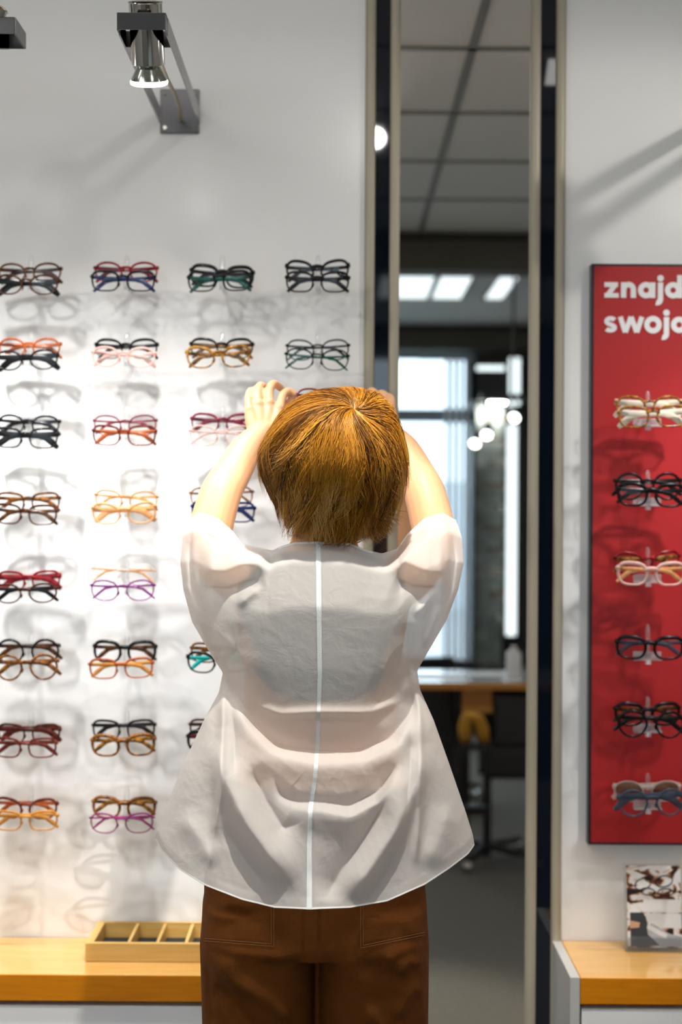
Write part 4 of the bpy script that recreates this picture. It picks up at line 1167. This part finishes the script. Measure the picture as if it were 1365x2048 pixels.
# first bulkhead, lit ceiling strip, second bulkhead over the shop window
dropped(6.25, 6.40, CEIL, rz(541, 6.25), 'trim_8')
struct('trim_9', MB().box(-2.6, 2.9, CAM_D - 6.245, CAM_D - 6.19, CEIL - .022, CEIL), M['black'])
def lightpanel(px0, px1, lab):
    v0, v1 = 7.24, 8.02
    t = empty('ceiling_light_panel', ((rx(px0, 7.6, 570) + rx(px1, 7.6, 570)) / 2, CAM_D - 7.63, CEIL))
    w = (rx(px1, 7.6, 570) - rx(px0, 7.6, 570)) / 2
    tag(t, lab, 'ceiling light', 'luminous ceiling panels over the desk')
    MB().box(-w, w, -.39, .39, -.012, 0).build('diffuser', M['lightpanel'], t)
    f = MB(); f.box(-w - .012, -w, -.4, .4, -.02, 0); f.box(w, w + .012, -.4, .4, -.02, 0); f.box(-w, w, .39, .402, -.02, 0); f.box(-w, w, -.402, -.39, -.02, 0)
    f.build('frame', M['alu'], t)
lightpanel(760, 862, 'left luminous ceiling panel in the mirror')
lightpanel(874, 934, 'luminous ceiling panel in the middle of the mirror')
lightpanel(985, 1022, 'small luminous ceiling panel at the right of the mirror')
VW = 9.6; YW = CAM_D - VW; ZT = rz(711, VW); ZS = rz(1332, VW)
struct('trim_10', MB().box(-2.6, 2.9, YW, YW + .35, ZT, CEIL - .02), M['beam'])
struct('trim_11', MB().box(-2.6, 2.9, YW + .35, YW + .37, CEIL - .03, CEIL), M['black'])
struct('wall_rear', MB().box(-2.6, 2.9, YW - .1, YW + .02, 0, ZS), M['wallpaint'])
struct('trim_12', MB().box(-2.6, rx(1040, VW), YW + .0, YW + .09, ZS, ZS + .05), M['black'])
xr = rx(944, VW)
struct('wall_rear_right', MB().box(xr, 2.9, YW - .1, YW + .02, ZS, ZT), M['beam'])
M['winframe'] = mat('window_frame_grey', (.25, .30, .33), .4)
M['glass'] = clear_mat('window_glass', (.93, .98, 1), .02, .06, .01)
wx = [-2.6, -1.6, -.7, .02, xr]
for n in range(4):
    a, b = wx[n], wx[n + 1]
    w = empty('window_%d' % (n + 1), ((a + b) / 2, YW, ZS)); w['kind'] = 'structure'
    f = MB(); h = (b - a) / 2; H = ZT - ZS; zb = rz(832, VW) - ZS
    f.box(-h, -h + .03, -.02, .03, 0, H); f.box(h - .03, h, -.02, .03, 0, H); f.box(-h, h, -.02, .03, 0, .04); f.box(-h, h, -.02, .03, H - .03, H); f.box(-h, h, -.02, .04, zb - .045, zb + .045)
    f.build('window_frame', M['winframe'], w)
    MB().box(-h + .03, h - .03, 0, .006, .04, H - .03).build('pane', M['glass'], w)
# white vertical blind slats beside the dark wall
M['slat'] = mat('blind_slat', (.62, .70, .76), .7)
vb = empty('vertical_blind', (rx(912, 9.35), CAM_D - 9.35, ZS + .06)); tag(vb, 'pale vertical blind at the window edge in the mirror', 'blind')
for k, px in enumerate((893, 906, 919, 932)):
    s = MB().box(-.014, .014, -.005, .005, 0, ZT - ZS - .1, mat=Matrix.Translation((rx(px, 9.35) - vb.location.x, 0, 0)) @ Matrix.Rotation(R(35), 4, 'Z')).build('blind_slat', M['slat'], vb)
MB().box(-.25, .12, -.02, .02, ZT - ZS - .12, ZT - ZS - .10).build('blind_rail', M['slat'], vb)
# street front across the road, sunlit
M['facade'] = mat('facade_white', (.80, .84, .88), .8, emit=(.80, .90, 1), estr=.0)
fa = struct('wall_across_street', MB().box(-7, 9, -19, -18.8, -.3, 1.9), M['facade'])
struct('ground', MB().box(-9, 11, -19, YR - .2, -.4, -.06), mat('pavement', (.42, .43, .44), .8))

# display cabinet with eyewear shelves
def cabinet():
    v = 9.1; x0, x1 = rx(946, v), rx(1046, v); y = CAM_D - v; z0, z1 = 0, rz(722, v)
    t = empty('display_cabinet', ((x0 + x1) / 2, y, 0)); tag(t, 'tall dark display cabinet with lit shelves of eyewear in the mirror', 'cabinet')
    w = (x1 - x0) / 2
    b = MB(); b.box(-w, -w + .02, -.28, 0, 0, z1); b.box(w - .035, w, -.28, 0, 0, z1); b.box(-w, w, -.30, -.28, 0, z1); b.box(-w, w, -.28, 0, 0, .42); b.box(-w, w, -.28, 0, z1 - .25, z1)
    b.build('body', M['black'], t)
    MB().box(-w + .02, w - .10, -.275, -.265, .42, z1 - .26).build('back_panel', mat('cabinet_back', (.62, .68, .62), .5, var=(7, (.30, .33, .26), (1, 1, 1.6))), t)
    MB().box(w - .10, w - .04, -.01, .01, rz(1270, v), rz(850, v)).build('light_strip', mat('light_tube', (1, 1, 1), .4, emit=(.85, .96, 1), estr=1.6), t)
    MB().box(w - .09, w - .025, .005, .02, rz(812, v), rz(716, v)).build('light_strip', bpy.data.materials['light_tube'], t)
    MB().box(-w + .02, w - .12, .0, .01, z1 - .06, z1 - .03).build('light_strip', bpy.data.materials['light_tube'], t)
    lt = bpy.data.lights.new('cabinet_fill_light', 'AREA'); lt.energy = 4; lt.size = .12; lo = bpy.data.objects.new('cabinet_fill_light', lt); COL.objects.link(lo); lo.location = ((x0 + x1) / 2, y - .14, z1 - .256)  # extra light added under the header to brighten the shelves
    MB().box(-w + .09, -w + .10, -.02, .0, .42, z1 - .26).build('post', M['winframe'], t)
    zz = []
    for k in range(10):
        z = rz(1240 - 44 * k, v); zz.append(z)
        MB().box(-w + .02, w - .10, -.26, -.03, z - .008, z).build('shelf', M['acrylic_edge'], t)
    return x0, x1, y, zz, w
cx0, cx1, cy, zz, cw = cabinet()
proto = None
cols = ['black', 'goldtort', 'cream', 'redbrown', 'darktort']
for k, z in enumerate(zz):
    gx = (cx0 + cx1) / 2 - .01 + (.012 if k % 2 else -.008)
    glasses((gx, cy - .07, z + .0195), cols[k % 5], cols[(k + 2) % 5], 'bold', 1.0, (0, 0, R(180)), '%s glasses on the %s shelf of the mirrored display cabinet' % (DSC[cols[k % 5]], ['lowest', 'second', 'third', 'fourth', 'fifth', 'sixth', 'seventh', 'eighth', 'ninth', 'top'][k]), 'glasses in the display cabinet')
# three track spotlights
M['spotface'] = mat('spot_face', (1, 1, 1), .3, emit=(1, .98, .92), estr=9)
tr = empty('light_track', (rx(985, 7.0), CAM_D - 7.0, 0)); 
MB().box(-.06, .30, -.015, .015, rz(800, 7.0), rz(800, 7.0) + .03).build('rail', M['black'], tr)
tag(tr, 'black light track near the display cabinet in the mirror', 'light track')
h0 = rz(800, 7.0) + .03
for sx in (.1, .25): MB().tube([(sx, 0, h0), (sx, 0, CEIL)], .006, 8).build('hanger', M['black'], tr)
for px, py, dirx, lab in ((950, 888, -.5, 'lower left'), (974, 871, -.3, 'middle'), (1029, 836, -.8, 'upper right')):
    p = RP(px, py, 6.95); t = empty('spotlight', p); tag(t, 'small bright spotlight, %s of the three in the mirror' % lab, 'spotlight', 'track spotlights')
    d = Vector((dirx * .5, .75, -.55)).normalized(); T = d.to_track_quat('Z', 'Y').to_matrix().to_4x4()
    k = MB(); k.lathe([(0, -.09), (.022, -.09), (.024, -.02), (.030, .0), (.027, .001), (.024, -.006), (0, -.006)], 20, T); k.build('housing', M['black'], t, smooth=50)
    f = MB(); f.lathe([(.024, -.003), (.0, -.003)], 20, T); f.build('lit_face', M['spotface'], t)
    a = MB(); a.tube([T @ Vector((0, 0, -.05)), Vector((0, -.02, max(.02, rz(800, 7.0) - p.z)))], .005, 8); a.build('arm', M['black'], t)

# desk
def desk():
    v0, v1 = 5.60, 6.06; x0, x1 = .16, 1.55; z = .75; y0, y1 = CAM_D - v1, CAM_D - v0
    t = empty('desk', ((x0 + x1) / 2, (y0 + y1) / 2, 0)); tag(t, 'desk with orange wood edge and pale top, seen in the mirror', 'desk')
    w, d = (x1 - x0) / 2, (y1 - y0) / 2
    MB().box(-w, w, -d, d - .012, z - .022, z).build('desk_top', mat('desk_top_pale', (.62, .68, .70), .12, coat=.4), t)
    MB().box(-w, w, d - .012, d, z - .026, z + .001).build('edge_band', mat('orange_edge', (.62, .26, .035), .4), t)
    for px in (936, 1200): MB().box(rx(px, 5.8) - (x0 + x1) / 2 - .03, rx(px, 5.8) - (x0 + x1) / 2 + .03, -d + .04, -d + .10, 0, z - .022).build('leg', M['black'], t)
    MB().box(rx(972, 5.8) - (x0 + x1) / 2, w - .02, -d + .02, -d + .04, rz(1556, 5.95), z - .022).build('modesty_panel', M['black'], t)
    MB().box(-w, rx(925, 5.8) - (x0 + x1) / 2, -d + .02, -d + .04, .10, z - .022).build('modesty_panel', M['black'], t)
    dr = MB().box(rx(926, 5.7) - (x0 + x1) / 2, rx(984, 5.7) - (x0 + x1) / 2, d - .12, d - .04, rz(1424, 5.65), z - .026).build('drawer', mat('orange_wood', (.42, .17, .03), .5), t)
    MB().box(rx(926, 5.7) - (x0 + x1) / 2, rx(984, 5.7) - (x0 + x1) / 2, d - .04, d - .03, rz(1424, 5.65), rz(1412, 5.65)).build('handle_lip', mat('orange_edge_light', (.60, .28, .05), .4), dr)
desk()
# chair with black seat and bent wooden arm
def chair(x, y, lab, rz_=0, arm=True):
    t = empty('office_chair', (x, y, 0), rz=rz_); tag(t, lab, 'chair', 'black chairs by the desk in the mirror')
    s = MB(); s.box(-.21, .21, -.20, .20, .40, .455); s.build('seat', M['black'], t, bevel=.02)
    s = MB(); s.box(-.20, .20, .17, .20, .46, .70); s.build('backrest', M['black'], t, bevel=.012)
    s = MB(); s.tube([(0, 0, .12), (0, 0, .40)], .024, 14); s.build('pedestal', M['black'], t, smooth=50)
    for k in range(5):
        a = 2 * math.pi * k / 5 + .5; c, n = math.cos(a), math.sin(a)
        l = MB(); l.tube([(0, 0, .13), (c * .15, n * .15, .10), (c * .27, n * .27, .065)], [.022, .017, .013], 8); lo = l.build('base_leg', M['black'], t, smooth=60)
        w = MB(); w.lathe([(0, -.012), (.022, -.012), (.025, -.006), (.025, .006), (.022, .012), (0, .012)], 16, Matrix.Translation((c * .275, n * .275, .0255)) @ Matrix.Rotation(a, 4, 'Z') @ Matrix.Rotation(R(90), 4, 'X'))
        w.build('caster', M['chrome'], lo, smooth=50)
    return t
YL = mat('golden_bentwood', (.78, .40, .05), .45)
def low_chair():
    v = 5.78; x, y = rx(978, v), CAM_D - v; t = empty('office_chair', (x, y, 0))
    tag(t, 'black chair with two golden curved armrests, tucked under the desk in the mirror', 'chair', 'black chairs by the desk in the mirror')
    s = MB(); s.box(-.02, .33, -.12, .12, rz(1556, 5.7), rz(1490, 5.7)); s.build('seat', M['black'], t, bevel=.02)
    s = MB(); s.box(.01, .33, .10, .13, rz(1490, 5.7), rz(1385, 5.7)); s.build('backrest', M['black'], t, bevel=.012)
    s = MB(); s.box(-.015, .016, -.02, .02, .03, rz(1500, 5.7)); s.build('pedestal', M['black'], t)
    for (dx, dy) in ((.20, .12), (-.13, -.22), (.16, -.22), (-.09, .16)):
        l = MB(); l.tube([(0, 0, .07), (dx * .5, dy * .5, .055), (dx, dy, .045)], [.018, .015, .012], 8); lo = l.build('base_leg', M['black'], t, smooth=60)
        w = MB(); w.lathe([(0, 0), (.017, 0), (.021, .008), (.020, .030), (.012, .040), (0, .042)], 16, Matrix.Translation((dx, dy, .002))); w.build('caster', M['chrome'], lo, smooth=50)
    va = 5.56; o = Vector((x, y, 0))
    for pts in ([(932, 1483), (930, 1455), (934, 1434), (945, 1429)], [(968, 1483), (965, 1457), (957, 1436), (948, 1430)]):
        k = MB(); k.tube([RP(a, b, va - .03 * i) - o for i, (a, b) in enumerate(pts)], [(.018, .024), (.020, .026), (.017, .024), (.010, .018)], 14); k.build('armrest', YL, t, smooth=180)
    k = MB(); k.box(rx(914, va) - x, rx(990, va) - x, CAM_D - va - .08 - y, CAM_D - va + .03 - y, rz(1500, va), rz(1485, va)); k.build('arm_bracket', M['black'], t)
    k = MB(); k.box(rx(908, va) - x, rx(924, va) - x, CAM_D - va - .08 - y, CAM_D - va - .04 - y, .06, rz(1486, va)); k.box(rx(924, va) - x, -.014, CAM_D - va - .08 - y, CAM_D - va - .04 - y, rz(1636, va), rz(1618, va)); k.build('side_frame', M['black'], t)
low_chair()
chair(rx(868, 6.9), CAM_D - 6.9, 'black office chair beyond the desk in the mirror', R(160))
# things on the desk
b = MB(); b.lathe([(0, 0), (.030, 0), (.031, .01), (.031, .085), (.026, .098), (.012, .103), (.012, .118), (0, .118)], 24)
o = b.build('dispenser_bottle', mat('white_plastic', (.80, .77, .76), .35), smooth=50); o.location = (rx(1027, 5.9, 1330), CAM_D - 5.88, .751); tag(o, 'white cylindrical bottle on the desk in the mirror', 'bottle')
for k, (px, py) in enumerate(((880, 0), (990, .1))):
    o = MB().box(-.105, .105, -.07, .07, 0, .002).build('paper_sheet', M['letter']); o.location = (rx(px, 5.85, 1345), CAM_D - 5.80 - py, .751); o.rotation_euler.z = R(8 - 14 * k)
    tag(o, ['white paper sheet at the left of the desk in the mirror', 'white paper sheet at the right of the desk in the mirror'][k], 'paper')
